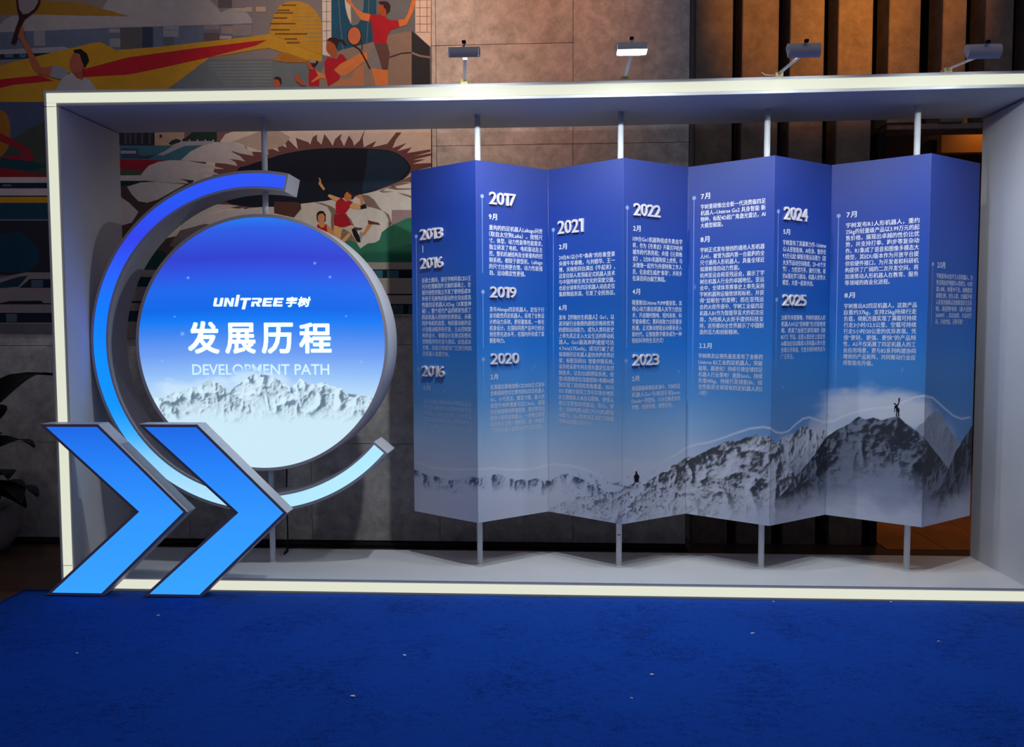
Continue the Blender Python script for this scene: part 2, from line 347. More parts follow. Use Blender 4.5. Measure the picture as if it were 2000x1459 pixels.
line('painted_fold', (90, 110, 120), [(659, -30), (665, 50), (670, 97)], 1.8, cu_); line('painted_fold', (90, 110, 120), [(722, -30), (719, 40), (716, 84)], 1.8, cu_)
blk = paint('painted_block', (142, 122, 108), [(600, 200), (640, 112), (665, 98), (728, 82), (762, 68), (804, 60), (804, 200)])
paint('painted_block_side', (42, 44, 52), [(804, 60), (839, 91), (841, 200), (804, 200)], blk)
line('painted_seam', (60, 50, 50), [(761, 112), (785, 104), (804, 103)], 3, blk); line('painted_seam', (140, 122, 108), [(804, 103), (820, 109), (840, 112)], 4, blk)
K = lambda pts: mp_(pts, 590, 0, 7.407)
man = paint('painted_player', RED, K([(990, 205), (1100, 215), (1170, 225), (1280, 295), (1370, 290), (1400, 320), (1405, 395), (1290, 430), (1240, 500), (1220, 625), (1030, 625), (1020, 480), (1010, 330), (960, 310)]))
for nm, c, q in (('painted_leg', SKIN, [(1000, 985), (1160, 1000), (1240, 1010), (1240, 1330), (1075, 1330), (1040, 1120)]), ('painted_shorts', (126, 124, 126), [(1030, 620), (1230, 625), (1140, 990), (1000, 990), (960, 880)]), ('painted_shorts', (98, 66, 62), [(1040, 622), (1230, 625), (1270, 780), (1240, 1010), (1160, 1010), (1100, 800)]),
    ('painted_arm', SKIN, [(560, -120), (690, 0), (760, 100), (870, 180), (990, 205), (965, 310), (860, 290), (810, 230), (740, 120), (640, 20)]), ('painted_arm', SKIN, [(1390, 290), (1480, 280), (1530, 200), (1590, 0), (1600, -150), (1650, -150), (1645, 0), (1610, 160), (1510, 360), (1410, 390)]),
    ('painted_face', SKIN2, [(1105, 70), (1180, 70), (1215, 120), (1225, 190), (1210, 240), (1170, 235), (1130, 210), (1095, 190), (1090, 120)]), ('painted_hair', HAIR, [(1100, 25), (1180, 15), (1240, 25), (1280, 80), (1270, 160), (1225, 205), (1210, 130), (1180, 110), (1180, 75), (1130, 60)])): paint(nm, c, K(q), man)
wo = paint('painted_player', RED, K([(370, 825), (500, 850), (540, 780), (590, 790), (660, 880), (560, 920), (460, 1010), (550, 1100), (540, 1150), (400, 1240), (390, 1340), (370, 1230), (330, 1050), (320, 900)]))
for nm, c, q in (('painted_leg', (186, 120, 84), [(400, 1240), (560, 1150), (700, 1130), (790, 1000), (890, 920), (890, 1330), (400, 1330)]), ('painted_face', SKIN2, [(370, 590), (430, 600), (480, 640), (500, 740), (510, 790), (460, 850), (420, 800), (370, 760), (345, 690), (355, 620)]), ('painted_hair', HAIR, [(355, 580), (400, 545), (470, 540), (530, 570), (590, 570), (620, 610), (650, 660), (600, 650), (560, 600), (530, 600), (500, 710), (470, 640), (440, 620), (400, 590)]),
    ('painted_arm', SKIN, [(460, 1010), (560, 920), (700, 850), (830, 770), (860, 790), (930, 740), (950, 860), (880, 900), (750, 1010), (620, 1100), (560, 1090)])): paint(nm, c, K(q), wo)
ra = paint('painted_racket', HAIR, K([(755+105*math.cos(t), 520+140*math.sin(t)) for t in np.linspace(0, 6.1, 26)]))
paint('painted_strings', (206, 110, 72), K([(755+92*math.cos(t), 518+126*math.sin(t)) for t in np.linspace(0, 6.1, 26)]), ra)
line('painted_handle', HAIR, K([(740, 655), (830, 715), (870, 780), (925, 880), (985, 1000)]), 3.2, ra); line('painted_handle', HAIR, K([(850, 560), (868, 680), (862, 730)]), 2, ra)
ru = paint('painted_runner', RED, K([(100, 1030), (180, 990), (250, 1100), (245, 1340), (110, 1340), (90, 1120)]))
for nm, c, q in (('painted_face', SKIN2, [(65, 890), (120, 890), (170, 950), (160, 1010), (100, 1005), (70, 950)]), ('painted_cap', (150, 140, 132), [(95, 850), (170, 855), (200, 890), (190, 915), (120, 905)]), ('painted_hair', HAIR, [(120, 905), (190, 915), (215, 870), (235, 890), (210, 925), (180, 965), (150, 970)]),
    ('painted_arm', SKIN, [(190, 1000), (260, 1050), (330, 1080), (335, 1140), (260, 1130), (150, 1190), (130, 1180), (200, 1120), (230, 1090)]), ('painted_arm', SKIN2, [(-110, 1110), (-85, 1075), (-40, 1085), (-25, 1150), (40, 1200), (60, 1240), (0, 1240), (-90, 1170)])): paint(nm, c, K(q), ru)
hd = paint('painted_swimmer', SKIN2, [(535, 155), (540, 150), (548, 152), (549, 160), (545, 172), (536, 172)]); paint('painted_hair', HAIR, [(534, 154), (540, 149), (549, 152), (550, 162), (547, 163), (544, 156), (538, 155)], hd)
A4 = lambda pts: mp_(pts, 0, 0, 4)
tn = paint('painted_tennis_player', (168, 164, 168), A4([(440, 800), (440, 690), (500, 590), (560, 570), (640, 605), (700, 620), (750, 690), (750, 800)]))
for nm, c, q in (('painted_sleeve', (140, 142, 152), [(390, 600), (410, 510), (470, 520), (545, 560), (480, 620)]), ('painted_neck', (150, 78, 62), [(560, 560), (640, 530), (650, 625), (600, 610)]), ('painted_face', (166, 90, 68), [(570, 420), (600, 400), (640, 480), (660, 490), (640, 560), (570, 568), (545, 530), (545, 470)]), ('painted_hair', (24, 20, 26), [(573, 390), (630, 382), (680, 420), (695, 470), (660, 530), (640, 480), (620, 415), (580, 415)]),
    ('painted_arm', (172, 92, 66), [(120, 205), (180, 210), (190, 290), (240, 380), (290, 480), (320, 530), (410, 515), (390, 600), (290, 570), (250, 520), (215, 420), (160, 310), (110, 260)])): paint(nm, c, A4(q), tn)
rk_ = paint('painted_racket', (52, 24, 30), A4([(122, -60), (318, -60), (312, 20), (285, 70), (235, 115), (190, 150), (165, 205), (118, 345), (85, 338), (130, 200), (150, 140), (132, 70)]))
paint('painted_strings', (140, 128, 132), A4([(135, -50), (305, -50), (296, 20), (268, 70), (220, 105), (180, 112), (150, 70)]), rk_)
# left of the frame
rect('painted_sky', (70, 80, 108), xL, 199, 235, 346)
paint('painted_hill', (62, 72, 60), [(xL, 346), (xL, 280), (0, 300), (25, 272), (55, 252), (90, 236), (120, 238), (120, 346)])
paint('painted_helmet', (160, 100, 34), [(-20, 214), (0, 215), (12, 222), (20, 245), (18, 280), (8, 300), (-20, 312)], smooth=True)
paint('painted_brim', (150, 26, 44), [(-20, 252), (0, 260), (25, 272), (55, 290), (66, 310), (62, 314), (20, 311), (0, 304), (30, 304), (52, 302), (30, 288), (0, 276)])
paint('painted_river', (26, 62, 72), [(xL, 300), (0, 308), (60, 315), (95, 325), (60, 334), (0, 328), (xL, 325)])
paint('painted_track', (150, 26, 38), [(xL, 330), (0, 328), (40, 335), (95, 343), (95, 346), (xL, 346)])
for y0, y1, c in ((346, 357, WHITE), (357, 368, (24, 34, 62)), (368, 382, WHITE), (382, 384.5, (40, 30, 30)), (384.5, 396, GOLD), (396, 428, (22, 66, 88)), (428, 431, (120, 116, 124)), (431, 536, (44, 42, 54))): rect('painted_band', c, xL, y0, 234, y1)
rect('painted_pane', (90, 104, 122), 5, 360, 22, 364)
paint('painted_pond', (18, 60, 84), [(-20, 470), (0, 458), (40, 455), (70, 480), (75, 510), (50, 530), (0, 530), (-20, 530)], smooth=True)
tr = paint('painted_train', (150, 138, 138), [(xL, 650), (xL, 560), (-30, 553), (0, 545), (25, 537), (50, 532), (330, 532), (330, 650)])
for c, q in (((30, 56, 76), [(-30, 562), (0, 552), (35, 541), (55, 538), (36, 560), (0, 563)]), (NAVY, [(38, 562), (58, 545), (330, 545), (330, 562)]), ((78, 100, 118), [(61, 547), (84, 547), (84, 561), (61, 561)]), (NAVY, [(-30, 593), (0, 592), (18, 588), (80, 587), (85, 592), (330, 592), (330, 594.5), (-30, 594.5)]), (NAVY, [(-60, 611), (330, 611), (330, 630), (-60, 630)]), ((84, 104, 120), [(12, 613), (33, 613), (33, 629), (12, 629)]), ((110, 106, 114), [(-60, 632), (330, 632), (330, 650), (-60, 650)])): paint('painted_train_window', c, q, tr)
# behind the frame, upper left
Mc = lambda pts: mp_(pts, 230, 240, 6.667)
rect('painted_building', (46, 42, 52), 225, 240, 302, 284)
for x in (243, 252, 262, 275, 290): rect('painted_window', (74, 70, 78), x, 248, x+5, 281)
rect('painted_building', (190, 160, 132), 302, 240, 360, 286); rect('painted_building', (128, 92, 92), 360, 240, 540, 286)
paint('painted_lamp', (110, 40, 40), [(314+3*math.cos(t), 266+3.6*math.sin(t)) for t in np.linspace(0, 5.6, 10)])
paint('painted_water', (62, 110, 128), [(225, 284), (420, 284), (400, 314), (225, 314)])
paint('painted_boat', (58, 66, 88), Mc([(40, 330), (250, 340), (260, 330), (275, 420), (330, 430), (500, 410), (400, 470), (40, 460)])); rect('painted_cabin', (150, 150, 162), 236, 294, 266, 300)
paint('painted_tree', (36, 56, 48), Mc([(660, 270), (700, 230), (760, 205), (820, 225), (900, 180), (960, 130), (960, 90), (1290, 90), (1290, 240), (830, 240), (700, 290)]))
paint('painted_bridge', (168, 164, 168), Mc([(510, 415), (600, 375), (720, 295), (830, 240), (1240, 235), (1300, 280), (870, 300), (760, 350), (590, 425)]))
for k_ in range(6): rect('painted_post', (176, 170, 172), 353+k_*15.5, 272.5, 356+k_*15.5, 279)
paint('painted_track', (150, 30, 44), Mc([(0, 470), (560, 485), (700, 490), (400, 640), (0, 600)]))
paint('painted_lawn', (76, 84, 66), Mc([(0, 595), (420, 630), (330, 690), (0, 688)]))
paint('painted_band', WHITE, Mc([(0, 685), (400, 680), (330, 760), (0, 755)])); paint('painted_band', (20, 46, 52), Mc([(0, 752), (400, 757), (150, 840), (0, 840)]))
paint('painted_hill', (78, 60, 56), Mc([(0, 820), (1000, 780), (1900, 1300), (1700, 2000), (0, 2000)]))
B5 = lambda pts: mp_(pts, 480, 230, 5.21)
paint('painted_roof', CREAM, [(440, 262), (520, 236), (842, 236), (842, 420), (500, 430), (300, 470)])
ro = paint('painted_roof_shadow', MAROON, B5([(-330, 560), (-300, 420), (-60, 300), (0, 290), (80, 390), (60, 345), (160, 350), (230, 375), (220, 295), (340, 345), (290, 240), (415, 305), (370, 145), (440, 230), (530, 320), (510, 205), (640, 250), (655, 275), (680, 200), (725, 170), (725, 230), (770, 275), (800, 165), (850, 230), (885, 285), (910, 215), (980, 160), (960, 210), (1000, 290), (1050, 180), (1090, 240), (1100, 285), (1160, 230), (1220, 100), (1190, 200), (1200, 300), (1330, 235), (1290, 300), (1440, 265), (1530, 150), (1585, 150), (1530, 220), (1490, 310), (1640, 255), (1540, 340), (1690, 300), (1640, 360), (1880, 320), (1880, 345), (1710, 392), (1885, 360), (1885, 385), (1700, 430), (1830, 420), (1700, 470), (1885, 460), (1885, 500), (1690, 545), (1640, 600), (1500, 720), (1200, 790), (0, 930), (-400, 900)]))
# petals upper left
paint('painted_petal', (186, 164, 148), Mc([(1480, 250), (1640, 190), (1860, 105), (2000, 60), (2100, 100), (2250, 190), (2150, 300), (2050, 330), (1880, 370), (1690, 310), (1560, 255)]))
for q in ([(820, 485), (950, 370), (1100, 295), (1280, 250), (1480, 255), (1640, 300), (1720, 360), (1775, 430), (1600, 400), (1450, 355), (1480, 375), (1590, 430), (1665, 505), (1560, 480), (1460, 470), (1530, 510), (1560, 560), (1400, 530), (1100, 510), (910, 490)],
          [(250, 745), (340, 625), (400, 560), (520, 510), (680, 485), (900, 490), (1130, 530), (1390, 600), (1100, 600), (1250, 640), (1320, 670), (1060, 690), (1200, 700), (1000, 750), (800, 730), (900, 760), (920, 790), (700, 780), (400, 755)],
          [(120, 830), (300, 775), (500, 765), (880, 800), (700, 900), (520, 1000), (380, 1040), (270, 1020), (180, 930)], [(20, 940), (60, 980), (150, 1040), (270, 1160), (180, 1300), (60, 1333), (0, 1333)],
          [(840, 1310), (950, 1190), (1100, 1120), (1280, 1060), (1450, 1065), (1580, 1080), (1350, 1130), (1070, 1195), (1300, 1170), (1660, 1100), (1500, 1200), (1450, 1225), (1700, 1110), (1880, 1095), (2200, 1120), (2000, 1260), (1500, 1260), (1180, 1320), (1000, 1380), (900, 1500), (780, 1450)]):
    paint('painted_petal', WHITE, Mc(q))
paint('painted_petal', (110, 98, 94), [(330, 480), (352, 450), (400, 437), (420, 440), (370, 470), (345, 485)])
paint('painted_bush', (22, 60, 58), [(278, 528), (292, 500), (305, 489), (318, 490), (328, 500), (340, 528)]); rect('painted_train', (142, 128, 128), 240, 527, 345, 660)
for y0, y1, x0 in ((541, 560, 268), (588, 592, 240), (607, 628, 240)): rect('painted_train_window', (24, 50, 62), x0, y0, 345, y1)
ov = paint('painted_lake', (20, 26, 42), [(440, 393), (446, 370), (464, 331), (480, 324), (511, 314), (557, 300), (614, 291), (672, 289), (730, 291), (764, 295), (787, 307), (800, 322), (801, 332), (787, 349), (758, 362), (710, 379), (653, 389), (595, 399), (524, 404), (480, 403)], smooth=True)
paint('painted_lake_shallows', (30, 50, 70), B5([(1240, 325), (1400, 330), (1500, 350), (1590, 400), (1655, 480), (1660, 530), (1560, 640), (1400, 705), (1200, 765), (1180, 740), (1220, 530)]), ov)
# lower right petals, bush and train
V6 = lambda pts: mp_(pts, 590, 330, 6.946)
paint('painted_petal', (206, 196, 184), V6([(-400, 560), (-100, 500), (0, 470), (260, 440), (450, 430), (850, 335), (1000, 300), (1200, 235), (1350, 180), (1760, 60), (1760, 760), (1220, 760), (1060, 960), (800, 1100), (500, 1200), (-300, 1100)]))
for q in ([(800, 345), (900, 360), (980, 420), (1030, 500), (1090, 570), (980, 530), (880, 510), (830, 420)], [(1090, 560), (1180, 620), (1220, 740), (1175, 800), (1170, 690), (1140, 620)], [(150, 445), (260, 460), (380, 500), (450, 540), (470, 700), (600, 900), (420, 900), (390, 780), (395, 600), (340, 510)], [(1040, 300), (1200, 240), (1340, 160), (1500, 90), (1500, 180), (1340, 185), (1480, 190), (1250, 240), (1180, 232), (1300, 262), (1600, 262), (1600, 275), (1280, 285), (1150, 260), (1090, 300), (1250, 310), (1100, 322)], [(1290, 322), (1400, 340), (1500, 370), (1600, 440), (1470, 390)], [(600, 620), (660, 680), (710, 780), (660, 760)], [(500, 950), (560, 800), (700, 900), (740, 1000), (600, 990)]):
    paint('painted_petal_shadow', (132, 106, 92), V6(q))
paint('painted_petal_shadow', (84, 54, 46), V6([(-380, 440), (-100, 450), (-20, 465), (-10, 540), (-110, 660), (-380, 600)]))
rect('painted_wall', (150, 124, 120), 765, 410, 842, 440)
bu = paint('painted_bush', (46, 112, 86), V6([(560, 1000), (590, 980), (650, 970), (740, 1000), (790, 1080), (890, 1010), (990, 1000), (1050, 960), (1080, 860), (1170, 790), (1250, 750), (1330, 710), (1420, 670), (1600, 640), (1750, 660), (1750, 1265), (600, 1265)]))
random.seed(21)
for k_ in range(26):
    x, y = 700+random.random()*125, 470+random.random()*38
    if y > 520-(x-690)*.8+20: paint('painted_berry', (22, 52, 44), [(x, y), (x+1.3, y+.4), (x+1, y+1.6), (x-.3, y+1.3)], bu)
vb = paint('painted_volleyball_player', RED, V6([(480, 410), (540, 390), (590, 440), (640, 430), (690, 440), (650, 520), (590, 600), (560, 620), (455, 610), (455, 470)]))
SK3 = (216, 160, 100)
for nm, c, q in (('painted_arm', SK3, [(225, 112), (255, 140), (260, 190), (310, 270), (380, 345), (520, 395), (460, 445), (370, 390), (290, 290), (220, 200), (235, 160)]), ('painted_elbow_pad', (20, 20, 28), [(288, 292), (328, 262), (382, 338), (340, 362)]), ('painted_face', (196, 118, 62), [(575, 350), (610, 305), (670, 340), (690, 370), (650, 425), (590, 430), (570, 390)]), ('painted_hair', HAIR, [(605, 305), (660, 308), (690, 345), (745, 345), (780, 360), (720, 372), (685, 412), (665, 410), (672, 360)]),
    ('painted_arm', SK3, [(645, 500), (690, 455), (790, 480), (800, 545), (700, 540), (650, 515)]), ('painted_arm', (204, 132, 80), [(720, 370), (780, 345), (805, 360), (845, 475), (795, 490), (785, 400)]), ('painted_elbow_pad', (20, 20, 28), [(790, 500), (860, 470), (880, 530), (795, 548)]),
    ('painted_leg', SK3, [(435, 765), (545, 785), (520, 960), (480, 960), (425, 880)]), ('painted_leg', (200, 176, 150), [(590, 785), (665, 760), (700, 800), (760, 900), (720, 960), (640, 850)]), ('painted_leg', SK3, [(640, 860), (660, 900), (580, 990), (530, 970)]), ('painted_shorts', (160, 22, 36), [(440, 620), (560, 612), (600, 605), (670, 760), (590, 785), (520, 792), (440, 760), (430, 680)]), ('painted_knee_pad', (18, 18, 26), [(670, 820), (720, 790), (780, 920), (797, 990), (750, 995), (700, 910)]),
    ('painted_leg', (150, 146, 144), [(790, 850), (840, 870), (800, 960), (770, 900)]), ('painted_leg', (206, 132, 74), [(825, 870), (895, 745), (945, 760), (845, 895)]), ('painted_shoe', (96, 52, 44), [(890, 693), (950, 710), (1040, 730), (1060, 760), (980, 747), (900, 750)]), ('painted_shoe', (96, 60, 54), [(700, 785), (760, 795), (825, 800), (800, 825), (730, 830)])): paint(nm, c, V6(q), vb)
gi = paint('painted_girl', (206, 140, 86), V6([(190, 775), (240, 740), (300, 735), (340, 755), (430, 850), (440, 900), (220, 900)]))
for nm, c, q in (('painted_shirt', RED, [(205, 770), (215, 740), (250, 790), (290, 800), (325, 742), (345, 860), (320, 900), (230, 900)]), ('painted_hair', (30, 18, 20), [(195, 640), (205, 595), (240, 568), (290, 572), (322, 620), (318, 715), (300, 710), (220, 715), (205, 700)]), ('painted_face', (204, 134, 88), [(213, 640), (240, 605), (285, 605), (308, 640), (306, 695), (280, 740), (240, 740), (217, 700)])): paint(nm, c, V6(q), gi)
W7 = lambda pts: mp_(pts, 700, 430, 5.407)
tt = paint('painted_train', (178, 164, 150), W7([(-300, 445), (768, 445), (768, 1006), (-300, 1006)]))
for c, q in (((16, 34, 44), (-300, 520, 768, 612)), ((16, 26, 34), (-300, 778, 768, 793)), ((16, 30, 38), (-300, 885, 768, 992)), ((64, 112, 122), (160, 532, 255, 610)), ((64, 112, 122), (305, 532, 425, 610)), ((58, 96, 104), (355, 897, 475, 985)), ((58, 96, 104), (528, 897, 620, 985)), ((64, 112, 122), (40, 532, 120, 610)), ((196, 184, 170), (-300, 616, 768, 628))):
    paint('painted_train_window', c, W7([(q[0], q[1]), (q[2], q[1]), (q[2], q[3]), (q[0], q[3])]), tt)
# ------------------------------------------------------------------ the display frame
def sag(x): return .004-.011*max(0, 1-((x-2.6)/2.7)**2)
fr = empty('light_frame', (0, 0, 0), 'large white box frame edged with a glowing white light strip', 'display frame')
WO = W+T
def xbeam(name, x0, x1, y0, y1, z0, z1, m, sagged, parent):
    n = 24; V = []; Fc = []
    for i in range(n+1):
        x = x0+(x1-x0)*i/n; s = sag(x) if sagged else 0
        V += [(x, y0, z0+s), (x, y1, z0+s), (x, y1, z1+s), (x, y0, z1+s)]
    for i in range(n):
        for k in range(4): Fc.append([i*4+k, i*4+(k+1) % 4, (i+1)*4+(k+1) % 4, (i+1)*4+k])
    Fc += [[0, 3, 2, 1], [n*4, n*4+1, n*4+2, n*4+3]]
    o = mesh(name, V, Fc, m, parent); fixn(o); return o
xbeam('top_panel', 0, WO, 0, D, H-T, H, GREY, True, fr)
xbeam('floor_panel', 0, WO, 0, D, 0, T, GREY, False, fr)
box('side_panel', 0, T, 0, D, T, H-T-.004, GREY, fr)
box('side_panel', W, WO, 0, D, T, H-T-.004, GREY, fr)
bo, bi = .018, .017
s1 = xbeam('light_strip', bo, WO-bo, -.005, .0, H-T+bi, H-bo, STRIP, True, fr); s1['label'] = 'glowing white strip along the top'
s2 = xbeam('light_strip', T-bi, WO-T+bi, -.005, .0, bo, T-bi, STRIP, False, fr)
s3 = box('light_strip', bo, T-bi, -.005, .0, bo, H-T+bi, STRIP, fr)
s4 = box('light_strip', WO-T+bi, WO-bo, -.005, .0, bo, H-T+bi, STRIP, fr)
for z in (2.905, .155): box('strip_joint', bo, T-bi, -.0056, -.005, z, z+.0025, mat('joint', (120, 120, 110), .8), fr)
gl = mat('green_indicator', (10, 120, 60), .4, emit=(20, 150, 90), estr=.8)
gp = at_y(110, 919, .05); box('indicator_light', -.006, 0, .02, .032, gp[2]-.006, gp[2]+.006, gl, fr)
# scuffs on the frame
# ------------------------------------------------------------------ support poles
PX = [1.1965, 2.538, 3.417, 4.30, 5.187]; PY = .336
PL = ['slim pale support pole carrying the round sign', 'pale support pole behind the first forward fold of the screen',
      'pale support pole with a small black mark near its foot, behind the second forward fold', 'pale support pole behind the third forward fold of the screen',
      'rightmost pale support pole, behind the last forward fold of the screen']
for x, lb in zip(PX, PL):
    p = empty('support_pole', (x, PY, T), lb, 'pole', 'support poles inside the frame')
    zt = H-T+sag(x)
    segs = [(T+.002, zt-.001)] if x > 2 else [(T+.002, 1.503-1.0635), (1.503-.9495, 1.502-.796), (1.502+.796, 1.503+.9495), (1.503+1.0635, zt-.001)]
    for za, zb in segs: tube('pole', [(x, PY, za), (x, PY, zb)], .018, STEEL, p, 20)
    if abs(x-3.417) < .01:
        box('ink_mark', x-.010, x+.006, PY-.0192, PY-.0175, .292, .298, BLACK, p)
    for z in (T+.0005, zt-.0045):
        tube('flange', [(x, PY, z), (x, PY, z+.004)], .024, STEEL, p, 20)
# ------------------------------------------------------------------ text helper
_tc = {}
def text_mesh(body, offset=0., extrude=0., res=2, bevel=0.):
    key = (body, offset, extrude, bevel)
    if key in _tc: return _tc[key]
    cu = bpy.data.curves.new('t', 'FONT'); cu.body = body; cu.offset = offset; cu.extrude = extrude
    cu.resolution_u = res; cu.fill_mode = 'BOTH' if extrude else 'FRONT'; cu.bevel_depth = bevel
    o = bpy.data.objects.new('t', cu); COL.objects.link(o); bpy.context.view_layer.update()
    me = bpy.data.meshes.new_from_object(o.evaluated_get(bpy.context.evaluated_depsgraph_get()))
    n = len(me.vertices); co = np.zeros(n*3, np.float32); me.vertices.foreach_get('co', co); co = co.reshape(-1, 3)
    Fc = [list(p.vertices) for p in me.polygons]
    bpy.data.objects.remove(o); bpy.data.curves.remove(cu); bpy.data.meshes.remove(me)
    _tc[key] = (co, Fc); return co, Fc
def bold(co, F, d, n=8):
    V = [co]; Q = [list(f) for f in F]
    for k in range(n):
        t = 2*math.pi*k/n; q = max(abs(math.cos(t)), abs(math.sin(t))) if n == 8 else 1; c = co.copy(); c[:, 0] += d*math.cos(t)/q; c[:, 1] += d*math.sin(t)/q; c[:, 2] += 3e-5*(k+1)
        Q += [[i+len(co)*(k+1) for i in f] for f in F]; V.append(c)
    return np.concatenate(V), Q
def text_print_mat(name, rgb, z_full, z_none, lo):
    m = bpy.data.materials.new(name); m.use_nodes = True; nt = m.node_tree; b = nt.nodes['Principled BSDF']
    b.inputs['Base Color'].default_value = (*lin(rgb), 1); b.inputs['Roughness'].default_value = .5
    g = nt.nodes.new('ShaderNodeNewGeometry'); s = nt.nodes.new('ShaderNodeSeparateXYZ'); nt.links.new(g.outputs['Position'], s.inputs[0])
    r = nt.nodes.new('ShaderNodeMapRange'); r.inputs[1].default_value = z_none; r.inputs[2].default_value = z_full; r.inputs[3].default_value = lo; r.inputs[4].default_value = 1
    nt.links.new(s.outputs[2], r.inputs[0]); nt.links.new(r.outputs[0], b.inputs['Alpha'])
    return m
# ------------------------------------------------------------------ folding timeline screen
FV = [(2.0895, .5082), (2.5396, .2013), (2.9718, .5286), (3.4229, .2022), (3.8558, .5022), (4.310, .1975), (4.7436, .5043), (5.2096, .199), (5.6524, .5156)]
ZT, ZB = 2.603, .3908
scr = empty('folding_screen', (3.88, .4, ZB), 'blue accordion timeline screen with eight panels and a snowy mountain print', 'screen')
PAN = []
for i in range(8):
    a = np.array([*FV[i], 0.]); c = np.array([*FV[i+1], 0.]); L = np.linalg.norm(c-a); u = (c-a)/L
    n = np.array([u[1], -u[0], 0.])           # towards the viewer
    if n[1] > 0: n = -n
    PAN.append((a, u, n, L))
CUM = np.concatenate([[0], np.cumsum([p[3] for p in PAN])])
def on_panel(i, x, y):
    a, u, n, L = PAN[i]; d = _F+_R*(x-1000)/FPX+_U*(729.5-y)/FPX
    t = ((a-CAM)@n)/(d@n); P = CAM+d*t
    return (P-a)@u, P[2]
FOLDX = [808, 932, 1071, 1216, 1341, 1508, 1617, 1808, 1900]
def strip_pts(pts):
    out = []
    for x, y in pts:
        i = int(np.clip(np.searchsorted(FOLDX, x)-1, 0, 7)); s, z = on_panel(i, x, y); out.append((CUM[i]+s, z))
    return np.array(out)
R1 = strip_pts([(808, 916), (830, 925), (850, 929), (880, 938), (905, 933), (925, 930), (950, 931), (965, 928), (977, 925), (990, 932), (1010, 936), (1035, 937), (1047, 933), (1060, 937), (1075, 938), (1090, 928), (1110, 925), (1130, 931), (1150, 941), (1175, 953), (1200, 970)])
R3 = strip_pts([(1205, 985), (1270, 935), (1300, 915), (1330, 899), (1350, 891), (1375, 884), (1400, 872), (1425, 861), (1445, 858), (1465, 854), (1476, 851), (1490, 855), (1504, 852), (1515, 866), (1530, 884), (1545, 915), (1565, 945), (1590, 975), (1625, 1000)])
R4 = strip_pts([(1490, 890), (1512, 868), (1535, 851), (1550, 848), (1562, 836), (1573, 829), (1582, 838), (1592, 841), (1602, 850), (1609, 839), (1614, 846), (1640, 852), (1670, 900)])
R5 = strip_pts([(1520, 975), (1550, 935), (1580, 902), (1600, 872), (1618, 850), (1630, 841), (1645, 833), (1660, 825), (1678, 813), (1690, 820), (1706, 815), (1720, 820), (1745, 813), (1757, 814), (1768, 824), (1785, 836), (1806, 852), (1830, 885), (1850, 910), (1870, 940), (1900, 960)])
R6 = strip_pts([(1780, 850), (1795, 828), (1812, 812), (1825, 800), (1837, 806), (1850, 830), (1870, 862), (1895, 900)])
R7 = strip_pts([(1838, 950), (1856, 905), (1868, 880), (1880, 858), (1890, 843), (1898, 828)])
R8 = strip_pts([(1075, 992), (1120, 970), (1180, 964), (1205, 958), (1225, 949), (1243, 941), (1262, 934), (1280, 937), (1300, 946), (1320, 958), (1338, 972), (1360, 987), (1380, 1000), (1400, 1012)])
SW = [strip_pts(q) for q in ([(809, 901), (830, 909), (850, 914), (890, 917), (928, 916), (960, 914), (1000, 918), (1040, 916), (1068, 909), (1090, 907), (1110, 909), (1135, 914), (1160, 924), (1185, 935), (1212, 945)],
      [(1272, 915), (1295, 903), (1320, 888), (1338, 876), (1360, 868), (1385, 864), (1410, 856), (1440, 845), (1465, 837), (1490, 834), (1504, 836), (1515, 844), (1527, 846), (1540, 842), (1555, 828), (1568, 818), (1580, 815), (1595, 820), (1612, 825), (1630, 822), (1650, 812), (1680, 802), (1710, 797), (1745, 795), (1765, 785), (1785, 776), (1805, 773), (1822, 777), (1842, 795), (1862, 812), (1878, 818), (1895, 815)])]
SKYG = [(.38, (218, 221, 232)), (.70, (208, 216, 230)), (.95, (150, 188, 222)), (1.15, (88, 154, 216)), (1.45, (26, 118, 206)), (1.75, (2, 88, 180)), (2.05, (6, 68, 164)), (2.3, (14, 54, 148)), (2.62, (34, 56, 140))]
def ridge(U, R, lo=-9):
    return np.interp(U, np.concatenate([[R[0, 0]-.25], R[:, 0], [R[-1, 0]+.25]]), np.concatenate([[R[0, 1]-.9], R[:, 1], [R[-1, 1]-.9]]), left=lo, right=lo)
def ramp_sky(C, U, Z): return C
